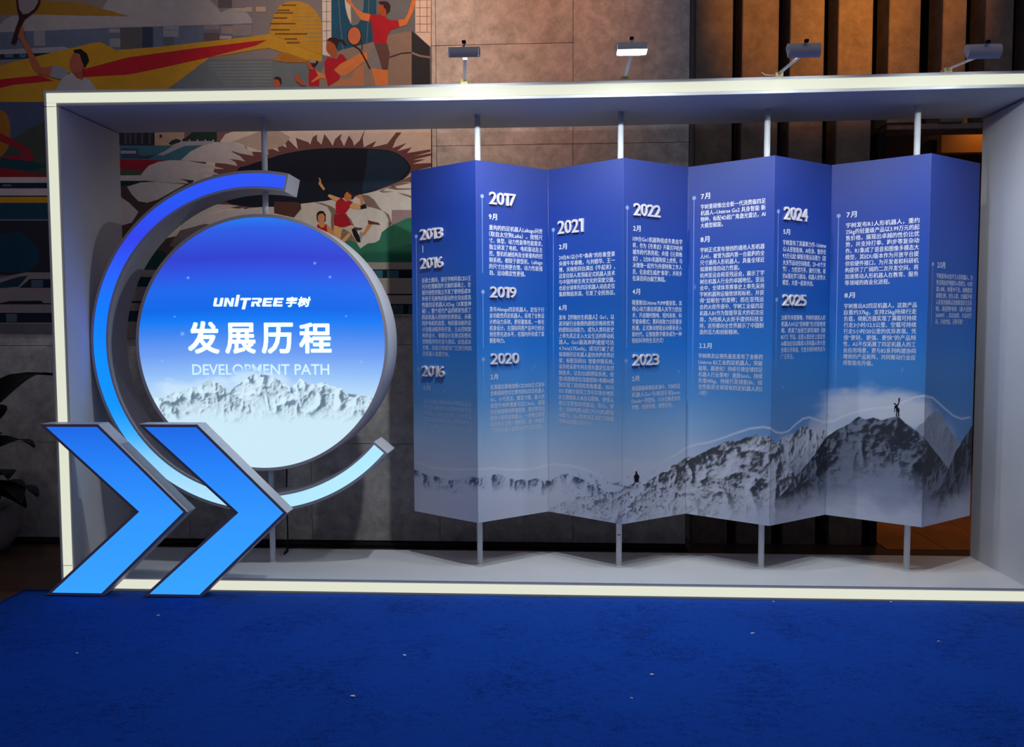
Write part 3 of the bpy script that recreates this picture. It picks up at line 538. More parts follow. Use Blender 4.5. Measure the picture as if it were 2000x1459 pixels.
def paint_screen(U, Z):
    C = gradient(SKYG, Z-.10*sstep(1.6, 3.2, U)*sstep(1.5, .6, Z))
    # the sky stays blue lower down on the right hand panels
    k = sstep(2.0, 3.0, U)*sstep(.55, .95, Z)*sstep(1.55, 1.2, Z)
    C = mixc(C, lin((52, 128, 200)), k*.72)
    # clouds
    nz = fbm(U*3.2, Z*5, 5, 3)
    for (cx, cy, rx, ry, st) in ((1700, 800, .42, .17, 1.15), (1650, 835, .42, .12, .95), (1770, 815, .30, .10, .95), (1590, 850, .30, .07, .8), (1245, 915, .32, .09, .7), (1545, 858, .18, .06, .8), (1850, 850, .20, .16, .55)):
        c = strip_pts([(cx, cy)])[0]
        e = 1-np.sqrt(((U-c[0])/rx)**2+((Z-c[1])/ry)**2)+(nz-.5)*1.1
        C = mixc(C, lin((214, 218, 228)), np.clip(sstep(.0, .55, e)*st*.8, 0, 1))
    fine = fbm(U*30, Z*38, 5, 1); mid = fbm(U*9+Z*4, Z*13, 5, 2); big = fbm(U*3, Z*4, 4, 6)
    jag = (fbm(U*14, Z*0+3, 5, 9)-.5)*.045
    def layer(C, R, snow, rock, amount, fogtop, fogdepth, fogc, j=1., fx_=6., fy_=4.5, seed=31, dark=1.):
        top = ridge(U, R)+jag*j; d = top-Z; m = sstep(0, .005, d)
        rl = relief(U, Z, fx_, fy_, seed)
        sh = .48+.82*rl*dark
        col = np.array(lin(snow))*np.clip(sh, 0, 1.12)[..., None]
        rk = sstep(.0, .16, amount-rl*.55-.35*(1-fine)+.15*(big-.5)-.10*sstep(0, .35, d))
        col = mixc(col, lin(rock), rk*.9)
        f = sstep(fogtop, fogtop+fogdepth, d+(mid-.5)*.10)
        return mixc(C, mixc(col, lin(fogc), f), m)
    C = layer(C, R1, (196, 206, 222), (58, 72, 102),   .50, .015, .09, (214, 218, 230), .5, 9, 8, 31)
    C = layer(C, R6, (158, 166, 182), (104, 112, 130), .28, .10, .25, (168, 176, 192), .6, 7, 6, 32)
    C = layer(C, R4, (214, 218, 228), (46, 54, 76), .50, .10, .24, (150, 160, 180), .7, 8, 6, 33)
    C = layer(C, R3, (210, 214, 224), (30, 33, 42), .56, .34, .26, (204, 208, 222), .7, 6, 7, 34)
    C = layer(C, R5, (122, 130, 146), (26, 30, 40), .60, .20, .26, (150, 158, 178), .6, 5, 5, 35)
    C = layer(C, R7, (96, 102, 116), (26, 30, 40), .60, .24, .2, (150, 158, 178), .8, 8, 5, 36)
    C = layer(C, R8, (208, 212, 224), (42, 45, 56), .42, .26, .2, (204, 208, 222), .3, 9, 10, 37)
    f = sstep(.60, .42, Z+(mid-.5)*.14)*(.45+.45*sstep(1.9, 3.3, U)+.35*sstep(1.2, .6, U))
    C = mixc(C, lin((205, 210, 224)), np.clip(f, 0, 1))
    # snow-dust stones low down
    st = sstep(.66, .70, fbm(U*30, Z*48, 4, 14))*sstep(1.1, 1.5, U)*sstep(2.6, 2.2, U)*sstep(.72, .60, Z)*sstep(.40, .47, Z)
    C = mixc(C, lin((70, 72, 84)), st*.8)
    # faint crag shading in cloud at far left
    # white flowing line
    for S in SW:
        zz = np.interp(U, S[:, 0], S[:, 1], left=-9, right=-9)
        sl = np.gradient(np.interp(np.linspace(0, CUM[-1], 900), S[:, 0], S[:, 1]), CUM[-1]/899)
        sl = np.interp(U, np.linspace(0, CUM[-1], 900), sl)
        dd = np.abs(Z-zz)/np.sqrt(1+sl*sl)
        ends = sstep(S[0, 0], S[0, 0]+.12, U)*sstep(S[-1, 0], S[-1, 0]-.10, U) if S is SW[0] else sstep(S[0, 0], S[0, 0]+.25, U)
        if S is SW[0]: ends = sstep(S[-1, 0], S[-1, 0]-.25, U)
        C = mixc(C, lin((228, 232, 240)), sstep(.0095, .0035, dd)*.62*ends)
    # a few stars of light snow
    rs = np.random.RandomState(3)
    for _ in range(26):
        u0 = rs.rand()*CUM[-1]; z0 = .95+rs.rand()*1.0; r = .003+.004*rs.rand()
        C = mixc(C, lin((150, 190, 235)), np.exp(-((U-u0)**2+(Z-z0)**2)/r**2)*.8)
    return C
PM = pict_mat('screen_print', rough=.5); PM.node_tree.nodes['Principled BSDF'].inputs['Specular IOR Level'].default_value = .6
zrow = np.concatenate([np.linspace(ZB, 1.32, 215), np.linspace(1.33, ZT, 60)])
NAMES = ['first panel, printed 2013 to 2016', 'second panel, printed 2017 to 2020', 'third panel, printed 2021', 'fourth panel, printed 2022 and 2023',
         'fifth panel with three month headings', 'sixth panel, printed 2024 and 2025', 'seventh panel with two month headings', 'last panel with one month heading']
panels = []
for i in range(8):
    a, u, n, L = PAN[i]; NS = 120; s = np.linspace(.0008, L-.0008, NS)
    S, Z = np.meshgrid(s, zrow); nr = len(zrow)
    P = a+S[..., None]*u; P[..., 2] = Z
    V = P.reshape(-1, 3).tolist()
    Fc = [[j*NS+k, j*NS+k+1, (j+1)*NS+k+1, (j+1)*NS+k] for j in range(nr-1) for k in range(NS-1)]
    nf = len(Fc); th = .006
    rim = list(range(NS))+[j*NS+NS-1 for j in range(1, nr)]+[(nr-1)*NS+k for k in range(NS-2, -1, -1)]+[j*NS for j in range(nr-2, 0, -1)]
    n0 = len(V); V += [tuple(np.array(V[r])-n*th) for r in rim]; Lr = len(rim)
    Fc += [[rim[(k+1) % Lr], rim[k], n0+k, n0+(k+1) % Lr] for k in range(Lr)]
    Fc.append([n0+k for k in range(Lr)][::-1])
    o = mesh('screen_panel', V, Fc, [PM, BACKP], scr); o['label'] = NAMES[i]
    mi = np.zeros(len(Fc), np.int32); mi[nf:] = 1; o.data.polygons.foreach_set('material_index', mi)
    color_attr(o.data, paint_screen(CUM[i]+S, Z).reshape(-1, 3)); panels.append(o)
TXT = text_print_mat('white_print', (240, 244, 250), 1.62, 1.05, .68)
TXT0 = text_print_mat('fading_white_print', (225, 232, 244), 1.62, 1.02, .13)
MARK = text_print_mat('pale_marker_print', (165, 195, 240), 1.5, .95, .15)
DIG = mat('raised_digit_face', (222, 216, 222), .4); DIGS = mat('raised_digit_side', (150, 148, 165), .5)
def put(i, co, Fc, s0, z0, sx, sz, off, name, m, depth=1., kind=None):
    a, u, n, L = PAN[i]
    V = a+np.outer(s0+co[:, 0]*sx, u)+np.outer(off+co[:, 2]*depth, n); V[:, 2] = z0+co[:, 1]*sz
    o = mesh(name, V, Fc, m, panels[i], kind=kind); return o
def paragraph(i, xl, xr, y0, y1, lines, m=None, gap=.80):
    s0, za = on_panel(i, xl, y0); s1, _ = on_panel(i, xr, y0); _, zb = on_panel(i, xl, y1)
    nl = len(lines); dz = (za-zb)/max(1, nl-1); size = dz*gap/.92
    V = []; F = []; full = s1-s0; sc = []
    ms = [bold(*text_mesh(t), .009, 2) for t in lines]
    wd = [c[:, 0].max()-c[:, 0].min() for c, f in ms]
    std = full/np.median(wd[:-1]) if nl > 1 else size
    for k, (c, f) in enumerate(ms):
        c = c.copy(); c[:, 0] -= c[:, 0].min()
        last = k == nl-1 or wd[k] < .72*np.median(wd)
        sx = std if last else full/wd[k]
        c[:, 0] *= sx; c[:, 1] = (c[:, 1]-.36)*size+za-k*dz
        F += [[q+sum(len(v) for v in V) for q in g] for g in f]; V.append(c)
    c = np.concatenate(V)
    put(i, c, F, s0, 0., 1., 1., .0012, 'paragraph', m or TXT, kind='stuff')
def month(i, x0, x1, y0, y1, t, m=None):
    V = []; f = []; x = 0
    for g_ in t:
        cc, ff = bold(*text_mesh({'1': '\uff11', '0': '\uff10'}.get(g_, g_)), .016, 6); cc = cc.copy(); cc[:, 0] += x-cc[:, 0].min(); x = cc[:, 0].max()+.09
        f += [[i+sum(len(v) for v in V) for i in q] for q in ff]; V.append(cc)
    c = np.concatenate(V); c -= c.min(0); w_, h_ = c[:, 0].max(), c[:, 1].max()
    s0, zt = on_panel(i, x0, y0); s1, zb = on_panel(i, x1, y0)[0], on_panel(i, x0, y1)[1]
    put(i, c, f, s0, zb, (s1-s0)/w_, (zt-zb)/h_, .0012, 'month_heading', m or TXT, kind='stuff')
def year(i, x0, x1, y0, y1, t):
    s0, zt = on_panel(i, x0, y0+1); s1 = on_panel(i, x1, y0)[0]; zb = on_panel(i, x0, y1)[1]
    ws = [1.0 if ch != '1' else .62 for ch in t]; tot = sum(ws); x = s0
    for ch, wv in zip(t, ws):
        w_ = (s1-s0)*wv/tot
        if ch == '1':
            o1 = [(0, .79), (0, 1.), (.55, 1.), (.55, 0), (.27, 0), (.27, .79)]; T1 = tri(o1)
            c = np.array([(x, y, z) for z in (0, .1) for x, y in o1], float)
            f = [[i for i in t] for t in T1]+[[i+6 for i in t] for t in T1]+[[i, (i+1) % 6, (i+1) % 6+6, i+6] for i in range(6)]
        else: c, f = text_mesh(ch, .010, .05, 3, 0); c = c.copy(); c -= c.min(0)
        fw = w_*.95
        o = put(i, c, f, x+(w_-fw)/2, zb, fw/c[:, 0].max(), (zt-zb)/c[:, 1].max(), .0005, 'year_digit', DIG, .12)
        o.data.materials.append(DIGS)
        fixn(o); x += w_
def marker(i, x, y, yend):
    s, z = on_panel(i, x, y); r = .0115
    V = []; F = []; N = 28
    for rr0, rr1 in ((0, .0062), (.0088, .0122)):
        n0 = len(V)
        for k in range(N):
            t = 2*math.pi*k/N
            V += [(s+rr0*math.cos(t), z+rr0*math.sin(t), 0), (s+rr1*math.cos(t), z+rr1*math.sin(t), 0)]
        F += [[n0+2*k, n0+2*k+1, n0+(2*k+3) % (2*N), n0+(2*k+2) % (2*N)] for k in range(N)]
    _, z2 = on_panel(i, x, yend); h = .0012; n0 = len(V)
    V += [(s-h, z-.0122, 0), (s+h, z-.0122, 0), (s+h, z2, 0), (s-h, z2, 0)]; F.append([n0, n0+1, n0+2, n0+3])
    put(i, np.array(V), F, 0, 0, 1, 1, .0011, 'timeline_marker', MARK)
# panel 1
year(0, 821.4, 866.6, 447.3, 469.5, '2013'); year(0, 822, 867.2, 503.5, 525.4, '2016'); year(0, 825.2, 869.9, 712.9, 734.6, '2016')
c0, z0 = on_panel(0, 825.9, 479.6); _, z1 = on_panel(0, 825.9, 493.3)
put(0, np.array([(c0-.003, z1, 0), (c0+.003, z1, 0), (c0+.003, z0, 0), (c0-.003, z0, 0)]), [[0, 1, 2, 3]], 0, 0, 1, 1, .0012, 'dash_mark', TXT)
paragraph(0, 824.1, 919.9, 548.2, 690.8, '在硕士期间，现任宇树科技CEO王|兴兴在理解国外文献的基础上，全|球开创性的独立开发了使用低成本|外转子无刷电机驱动的全自由度高|性能四足机器人XDog（X寓意神|秘）。整个初代产品的研发包括了|四足机器人控制的仿真验证、永磁|同步电机的选型、电机驱动板的设|计及驱动程序的开发、主从控制架|构的设计、单腿设计及测试和整机|控制程序的开发与测试。此低成本|方案，目前已经成为广泛流行的四|足机器人发展方向。'.split('|'), TXT0)
month(0, 826.9, 840.6, 752, 763, '6月', TXT0)
paragraph(0, 828.2, 920.7, 783.4, 841, '王兴兴硕士期间发布视频后公布|的机器人形成有效被海内外多少媒|体报道，与此创始宇树工程师正式|凭着技术等优势，获得投资，|成立的杭州宇树至于目前四足机器|人公司。'.split('|'), TXT0)
marker(0, 813.2, 461.8, 690); marker(0, 817.3, 720.9, 825)
# panel 2
year(1, 954.1, 1006.2, 373.2, 398.7, '2017'); month(1, 954.4, 970.6, 416.6, 428.9, '9月')
paragraph(1, 955, 1059.2, 444, 532.6, '重构的四足机器人Laikago问世|（取自太空狗Laika）。按照尺|寸、体型、动力性能等性能需求，|独立研发了电机、电机驱动及主|控、整机机械结构及全新重构的控|制系统。相较于原型机，Laikago|的尺寸比例更合理，动力性能强|劲、运动稳定性更强。'.split('|'))
year(1, 955.8, 1007, 558.3, 581.1, '2019')
paragraph(1, 955.8, 1062.7, 603.9, 665.6, '发布Aliengo四足机器人，定位于行|业功能性四足机器人，采用了全新设|计的动力系统，更轻量集成，一体化|机身设计。在国际同类产品中已经达|到世界先进水平，在国内外形成了重|要影响力。'.split('|'))
year(1, 956.9, 1012.5, 689.3, 711.6, '2020'); month(1, 957.7, 972.2, 731.3, 741.7, '1月')
paragraph(1, 957.7, 1063.3, 756.5, 841.6, '在美国拉斯维加斯CES2020正式发布|全新超高性价比教育陪玩四足机器人|A1。小巧灵活，爆发力强，最大持|续室外奔跑速度可达3.3m/s，是国|内近似规格奔跑速度快、稳定性突出|的中小型四足机器人，一经推出即受|到业内人士的一致好评，进一步推进|了四足机器人走进大众生活的进程。'.split('|'))
marker(1, 941.5, 383.1, 533); marker(1, 943.2, 569.9, 680); marker(1, 944, 702, 870)
# panel 3
year(2, 1090.5, 1141, 431, 457.7, '2021'); month(2, 1091.9, 1107.5, 476.9, 487.9, '2月')
paragraph(2, 1091.9, 1201.3, 503.5, 575, '24台A1以小牛“犇犇”的形象登录|央视牛年春晚，与刘德华、王一|博、关晓彤同台演出《牛起来》，|这是目前人类顶级足式机器人技术|与中国传统生肖文化的深度交融，|也是全球率先四足机器人动态走位|集群舞蹈表演，引发了全民热议。'.split('|'))
month(2, 1091.6, 1106.7, 596.2, 606.6, '6月')
paragraph(2, 1091.9, 1199.9, 620.3, 822.4, '发布【伴随仿生机器人】Go1，以|其突破行业极限的超低价格和优秀|的感知运动能力，成为人类科技史|上率先真正走入大众生活的移动机|器人。Go1最高奔跑速度可达|4.7m/s(17Km/h)，成功打破了近|似规格四足机器人最快奔跑世界纪|录；标配自研ISS  智能伴随系统，|该系统采用专利无线矢量定位及控|制技术，以及SSS超感知系统，依|靠5组鱼眼双目深度感知+鱼眼AI感|知实现了超感知视角覆盖，ISS与|SSS 的融合协同工作可实现全地形|自主跟随和人体自动跟随，使得人|机交互更加自然融洽、安心，安|全；同时内置16核CPU+GPU超强|AI算力。Go1的发布正式打开伴随|型移动机器人新纪元'.split('|'))
marker(2, 1080.9, 448.9, 740)
# panel 4
year(3, 1236.4, 1288.5, 395.4, 420.7, '2022'); month(3, 1236.4, 1251, 439.9, 451.4, '2月')
paragraph(3, 1235.6, 1332.4, 465.9, 543.5, '109台Go1机器狗组成冬奥会字|样，作为《冬奥会》开幕式中杭州|城市的代表亮相；央视《元宵晚|会》，2台B1机器狗穿上虎壳，与|冰墩墩一起作为央视特殊工作人|员，化身成生威虎“泰哥”，并和多|位演员同台献艺舞蹈。'.split('|'))
month(3, 1235, 1250, 563.8, 575, '4月')
paragraph(3, 1234.5, 1331.6, 590.7, 665.6, '隆重推出Unitree PUMP健身泵，其|核心动力源自机器人关节力控技|术，开启随时随地、短时高效、科|学健身模式；黑科技助力全民健身|热潮，正式推动智能运动健身进入|新时代，让智能数字健身成为一种|轻松科学的生活方式！'.split('|'))
year(3, 1234.2, 1285.8, 691, 714.3, '2023'); month(3, 1234, 1248, 734.6, 745.6, '2月')
paragraph(3, 1233.7, 1328.3, 759.3, 796.3, '美国超级碗赛前表演中，宇树四足|机器人Go1与美国巨星Jason|Derulo一同登场，与多位舞者共同|伴舞，炫丽亮相，燃爆全场。'.split('|'))
marker(3, 1224.9, 405.6, 680); marker(3, 1222.7, 704.7, 840)
# panel 5
month(4, 1369.3, 1387.1, 378.1, 389.9, '7月')
paragraph(4, 1368.8, 1495.4, 404.7, 441.2, '宇树重磅推出全新一代消费级四足|机器人--Unitree Go2 具身智能 新|物种，标配4D超广角激光雷达，AI|大模型赋能。'.split('|'))
month(4, 1368.5, 1386, 462.6, 474, '8月')
paragraph(4, 1368, 1493.5, 489.1, 648.7, '宇树正式发布领创的通用人形机器|人H1，被誉为国内第一台能跑的全|尺寸通用人形机器人，具备全球近|似规格强劲动力性能。|杭州亚运会和亚残运会，展示了宇|树在机器人行业的卓越地位。亚运|会中，全球体育赛事史上率先采用|宇树机器狗运输铁饼和标枪，并获|得“显眼包”的爱称；而在亚残运|会的火炬传递中，宇树工业级四足|机器人B1作为智能导盲犬的初次应|用，为残疾人火炬手提供科技支|持，这些都向全世界展示了中国制|造的活力和创新精神。'.split('|'))
month(4, 1365.5, 1390.2, 670, 680.5, '11月')
paragraph(4, 1364.7, 1489.9, 695, 766.9, '宇树再次以领先姿态发布了全新的|Unitree B2工业四足机器人，突破|极限，超进化！持续引领全球四足|机器人行业落地！速度6m/s，持续|负载40kg，持续行走续航5h，综|合性能是全球现有四足机器人的2|-3倍！'.split('|'))
marker(4, 1355.9, 386.9, 780)
# panel 6
year(5, 1530, 1575.7, 402.2, 428.8, '2024'); month(5, 1529.7, 1542.9, 446.7, 457.6, '5月')
paragraph(5, 1529.1, 1613.3, 473.2, 551.6, '宇树发布了其最新力作--Unitree|G1人形智能体，AI化身，售价仅|9.9万元起! 解锁无限运动潜力（超|大关节运动空间角度，23~43个关|节），力控灵巧手，操作万物，模|仿&强化学习驱动，机器人世界大|模型，大家一起来共创。'.split('|'))
year(5, 1527, 1573, 573.6, 596.9, '2025')
paragraph(5, 1525.9, 1612.2, 620.2, 696.7, '25蛇年央视春晚，宇树的通用人形|机器人H1以“扭秧歌”形式惊艳亮|相，表演了由张艺谋导演的《秧|BOT》节目。这是人类历史上首次全|AI驱动全自动集群人形机器人的大型|全球公开表演，引发全球持续热议与|广泛关注。'.split('|'))
marker(5, 1520.1, 412.9, 560); marker(5, 1516.8, 585.1, 720)
# panel 7
month(6, 1653.5, 1673.5, 413.8, 425.6, '7月')
paragraph(6, 1652.4, 1796, 440.7, 552.8, '宇树发布R1人形机器人，重约|25kg的轻量级产品以3.99万元的起|售价格，展现出卓越的性价比优|势，并支持打拳、跑步等复杂动|作。R1集成了语音和图像多模态大|模型，其EDU版本作为开放平台提|供软硬件接口，为开发者和科研机|构提供了广阔的二次开发空间，将|加速推动人形机器人在教育、服务|等领域的商业化进程。'.split('|'))
month(6, 1649.3, 1669.9, 571.5, 582.4, '8月')
paragraph(6, 1648.8, 1790.8, 598.1, 708.5, '宇树推出A2四足机器人，这款产品|自重约37kg，支持25kg持续行走|负载，续航方面实现了满载可持续|行走3小时/12.5公里、空载可持续|行走5小时/20公里的优异表现。凭|借“更轻、更强、更快”的产品特|性，A2不仅拓展了四足机器人的工|业应用场景，更与B2系列构建协同|增效的产品矩阵，共同推动行业应|用智能化升级。'.split('|'))
marker(6, 1638.1, 421.5, 760)
# panel 8
month(7, 1830.6, 1845.7, 511.2, 523.5, '10月')
paragraph(7, 1829, 1899.2, 538.6, 628.5, '宇树发布H2全尺寸人形机器人，为|安全和友好地服务人类而生。H2身|高1.8米，体重70千克，高精度双|肩等比例，仿生人脸，大幅提升的|人形双目相机以及智能语音交互系|统，高扭矩电机（最大扭矩|360NM），高自由度，大运动空|间，天候性能，无限可能！'.split('|'), TXT0)
marker(7, 1821.6, 515.8, 640)
# printed dark figures on the ridges
FIG = mat('dark_figure_print', (18, 20, 28), .5)
def figure(i, ox, oy, s, polys, name):
    V = []; F = []
    for q in polys:
        pts = [on_panel(i, ox+x/s, oy+y/s) for x, y in q]; n0 = len(V)
        F += [[n0+k for k in t] for t in tri(pts)]; V += [(p[0], p[1], 0) for p in pts]
    put(i, np.array(V), F, 0, 0, 1, 1, .0012, name, FIG)
figure(3, 1200, 740, 2.7778, [[(112, 505), (118, 500), (124, 504), (123, 512), (128, 518), (136, 530), (132, 545), (132, 560), (108, 560), (108, 545), (104, 530), (112, 518), (116, 512)]], 'printed_figure')
figure(6, 1620, 660, 3.6467, [[(458, 463), (470, 464), (474, 476), (486, 470), (492, 455), (490, 440), (494, 426), (502, 428), (502, 440), (499, 458), (492, 478), (484, 487), (498, 505), (500, 520), (495, 535), (500, 558), (490, 560), (486, 535), (484, 520), (480, 535), (482, 560), (472, 560), (475, 530), (474, 505), (467, 500), (467, 528), (461, 528), (462, 500), (464, 485), (472, 480), (462, 474)]], 'printed_figure')
# ------------------------------------------------------------------ round lightbox sign
CX, CZ, DY0, DY1, DR = 1.196, 1.502, .205, .485, .795
def lathe_y(name, prof, cx, cz, m, parent, seg=96, mats=None):
    V = []; F = []; mi = []
    for r, y in prof:
        for k in range(seg):
            t = 2*math.pi*k/seg; V.append((cx+r*math.cos(t), y, cz+r*math.sin(t)))
    for j in range(len(prof)-1):
        for k in range(seg):
            F.append([j*seg+k, j*seg+(k+1) % seg, (j+1)*seg+(k+1) % seg, (j+1)*seg+k]); mi.append(mats[j] if mats else 0)
    o = mesh(name, V, F, m, parent, smooth=False); o.data.polygons.foreach_set('material_index', mi); fixn(o); return o
sign = empty('round_sign', (CX, .345, CZ-DR), 'round glowing lightbox sign with a snowy mountain and white Chinese title', 'sign')
lathe_y('casing', [(DR-.019, DY0+.004), (DR-.019, DY0), (DR, DY0), (DR, DY1), (.02, DY1)], CX, CZ, [CASE, CASEF], sign, 128, [1, 1, 0, 0])
def dpx(x, y, off=0): p = at_y(x, y, DY0); return (p[0], p[2])
N = 300; q = np.linspace(-1, 1, N); A, B = np.meshgrid(q, q)
Rr = np.maximum(np.abs(A), np.abs(B)); nrm = np.sqrt(A*A+B*B)+1e-9
DX = A*Rr/nrm*(DR-.018); DZ = B*Rr/nrm*(DR-.018)
def dstops(L): return [(dpx(511, y)[1]-CZ, c) for y, c in L][::-1]
SKYD = dstops([(425, (36, 118, 238)), (445, (44, 92, 228)), (500, (48, 64, 208)), (530, (44, 84, 226)), (560, (28, 104, 236)), (600, (8, 104, 232)), (622, (12, 122, 246)), (645, (58, 132, 240)), (690, (112, 160, 244)), (725, (146, 190, 248)), (765, (186, 220, 250)), (830, (205, 236, 250)), (915, (206, 240, 252))])
def dr(pts): return np.array([(dpx(250+x/2.702, 400+y/2.702)[0]-CX, dpx(250+x/2.702, 400+y/2.702)[1]-CZ) for x, y in pts])
def paint_disc(Xd, Zd):
    C = gradient(SKYD, Zd+.03*np.abs(Xd))
    U = Xd+2; Z = Zd+2
    fine = fbm(U*30, Z*38, 5, 21); mid = fbm(U*10+Z*3, Z*14, 5, 22); big = fbm(U*4, Z*5, 4, 23); jag = (fbm(U*16, Z*0+5, 5, 24)-.5)*.04
    cl = sstep(.30, .85, 1-np.sqrt(((Xd+.52)/.32)**2+((Zd+.30)/.13)**2)+(mid-.5)*.9)
    C = mixc(C, lin((214, 238, 252)), cl*.55)
    cl = sstep(.0, .7, 1-np.sqrt(((Xd+.05)/.32)**2+((Zd+.235)/.085)**2)+(mid-.5)*.9)
    C = mixc(C, lin((205, 232, 252)), cl*.85)
    def layer(C, R, amount, snow, rock, fog0, seed, j=1):
        top = np.interp(Xd, np.concatenate([[R[0, 0]-.25], R[:, 0], [R[-1, 0]+.25]]), np.concatenate([[R[0, 1]-.8], R[:, 1], [R[-1, 1]-.8]]), left=-9, right=-9)+jag*j
        d = top-Zd; m = sstep(0, .006, d)
        rl = relief(U, Z, 10, 8, seed)
        col = np.array(lin(snow))*np.clip(.50+.80*rl, 0, 1.1)[..., None]
        rk = sstep(0, .16, amount-rl*.55-.35*(1-fine)-.12*sstep(0, .25, d))
        col = mixc(col, lin(rock), rk*.68)
        f = sstep(fog0, fog0+.12, d+(mid-.5)*.10)
        f = np.maximum(f, sstep(-.40, -.50, Zd+(mid-.5)*.10))
        return mixc(C, mixc(col, lin((205, 234, 249)), f), m)
    C = layer(C, dr([(560, 1010), (650, 935), (700, 885), (740, 900), (790, 920), (860, 965), (905, 918), (960, 952), (1020, 934), (1080, 962), (1150, 985), (1230, 1003), (1300, 1022), (1360, 1045)]), .47, (208, 234, 250), (50, 86, 124), .16, 41)
    C = layer(C, dr([(450, 1010), (540, 975), (600, 935), (640, 908), (665, 895), (680, 886), (700, 900), (740, 897), (780, 918), (850, 985), (900, 1030), (960, 1070)]), .47, (208, 234, 250), (52, 90, 130), .17, 42)
    C = layer(C, dr([(80, 1050), (140, 1022), (220, 1000), (300, 975), (360, 958), (400, 938), (440, 924), (480, 945), (520, 975), (570, 1005), (640, 1060)]), .49, (204, 230, 246), (48, 82, 112), .17, 43)
    C = layer(C, dr([(870, 1070), (930, 1010), (980, 970), (1040, 955), (1100, 975), (1160, 1000), (1240, 1030), (1320, 1060), (1380, 1080)]), .49, (204, 230, 246), (50, 84, 112), .14, 44)
    rs = np.random.RandomState(5)
    for x, y, r in ((316, 385, .006), (985, 308, .006), (1065, 381, .006), (286, 681, .009), (178, 826, .005), (103, 917, .007), (1232, 828, .006), (1310, 922, .007), (1150, 588, .004), (430, 760, .004), (245, 590, .004)):
        p = dpx(250+x/2.702, 400+y/2.702)
        C = mixc(C, lin((150, 205, 255)), np.exp(-((Xd-p[0]+CX)**2+(Zd-p[1]+CZ)**2)/r**2)*.9)
    return C
V = np.stack([CX+DX, np.full_like(DX, DY0+.003), CZ+DZ], -1).reshape(-1, 3).tolist()
Fc = [[j*N+i, j*N+i+1, (j+1)*N+i+1, (j+1)*N+i] for j in range(N-1) for i in range(N-1)]
face = mesh('lightbox_face', V, Fc, pict_mat('glowing_mountain_print', True, estr=1.0), sign)
face['label'] = 'glowing blue sky and snow mountain print'
color_attr(face.data, paint_disc(DX, DZ).reshape(-1, 3))
LET = mat('glowing_letter', (200, 235, 250), .4, emit=(205, 240, 252), estr=1.0)
LETW = mat('glowing_logo', (225, 250, 255), .4, emit=(228, 250, 255), estr=1.0)
m = bpy.data.materials.new('misty_letter'); m.use_nodes = True; nt = m.node_tree; b = nt.nodes['Principled BSDF']
b.inputs['Emission Color'].default_value = (*lin((204, 234, 247)), 1); b.inputs['Emission Strength'].default_value = 1; b.inputs['Base Color'].default_value = (.3, .4, .5, 1)
g = nt.nodes.new('ShaderNodeNewGeometry'); mp = nt.nodes.new('ShaderNodeMapping'); mp.vector_type = 'POINT'
mc = dpx(250+640/2.702, 400+905/2.702); mp.inputs['Location'].default_value = (-mc[0], -DY0, -mc[1])
sc_ = nt.nodes.new('ShaderNodeVectorMath'); sc_.operation = 'MULTIPLY'; sc_.inputs[1].default_value = (1/.115, 0, 1/.055)
nt.links.new(g.outputs['Position'], mp.inputs['Vector']); nt.links.new(mp.outputs[0], sc_.inputs[0])
ln = nt.nodes.new('ShaderNodeVectorMath'); ln.operation = 'LENGTH'; nt.links.new(sc_.outputs[0], ln.inputs[0])
rr = nt.nodes.new('ShaderNodeMapRange'); rr.inputs[1].default_value = .55; rr.inputs[2].default_value = 1.25; rr.inputs[3].default_value = .0; rr.inputs[4].default_value = 1
nt.links.new(ln.outputs['Value'], rr.inputs[0]); nt.links.new(rr.outputs[0], b.inputs['Alpha']); MIST = m
EDG = mat('letter_edge', (60, 110, 150), .5, emit=(70, 125, 175), estr=.7)
def put_disc(co, F, x0, x1, y0, y1, name, m, off=.0015, shear=0.):
    """fit glyph mesh into the pixel-measured box on the sign face"""
    a = dpx(x0, y1); c = dpx(x1, y0); co = co.copy(); co -= co.min(0)
    if shear: co[:, 0] += co[:, 1]*shear
    co[:, 0] *= (c[0]-a[0])/co[:, 0].max(); co[:, 1] *= (c[1]-a[1])/co[:, 1].max()
    V = np.stack([a[0]+co[:, 0], np.full(len(co), DY0-off), a[1]+co[:, 1]], -1)
    return mesh(name, V, F, m, sign)
k = 2.702
for ch, x0, x1, y0, y1 in (('发', 318, 480, 614, 786), ('展', 515, 672, 622, 786), ('历', 707, 870, 622, 786), ('程', 905, 1072, 622, 784)):
    c, f = bold(*text_mesh(ch, 0, 0, 3), .023)
    put_disc(c, f, 250+x0/k, 250+x1/k, 400+y0/k, 400+y1/k, 'title_character', LET)
def islands(co, F):
    par = list(range(len(co)))
    def fd(i):
        while par[i] != i: par[i] = par[par[i]]; i = par[i]
        return i
    for f in F:
        for j in f[1:]: par[fd(j)] = fd(f[0])
    grp = {}
    for n, f in enumerate(F): grp.setdefault(fd(f[0]), []).append(n)
    out = []
    for fs in grp.values():
        ids = sorted({v for n in fs for v in F[n]}); out.append([co[ids, 0].min(), co[ids, 0].max(), fs])
    out.sort(); mer = []
    for o in out:
        if mer and o[0] < mer[-1][1]-.02: mer[-1][1] = max(mer[-1][1], o[1]); mer[-1][2] += o[2]
        else: mer.append(o)
    return [m[2] for m in mer]
c, f = text_mesh('DEVELOPMENT PATH', .012, 0, 4); c = c.copy(); c[:, 2] = 0
a_ = dpx(250+340/k, 400+898/k); b_ = dpx(250+1062/k, 400+840/k)
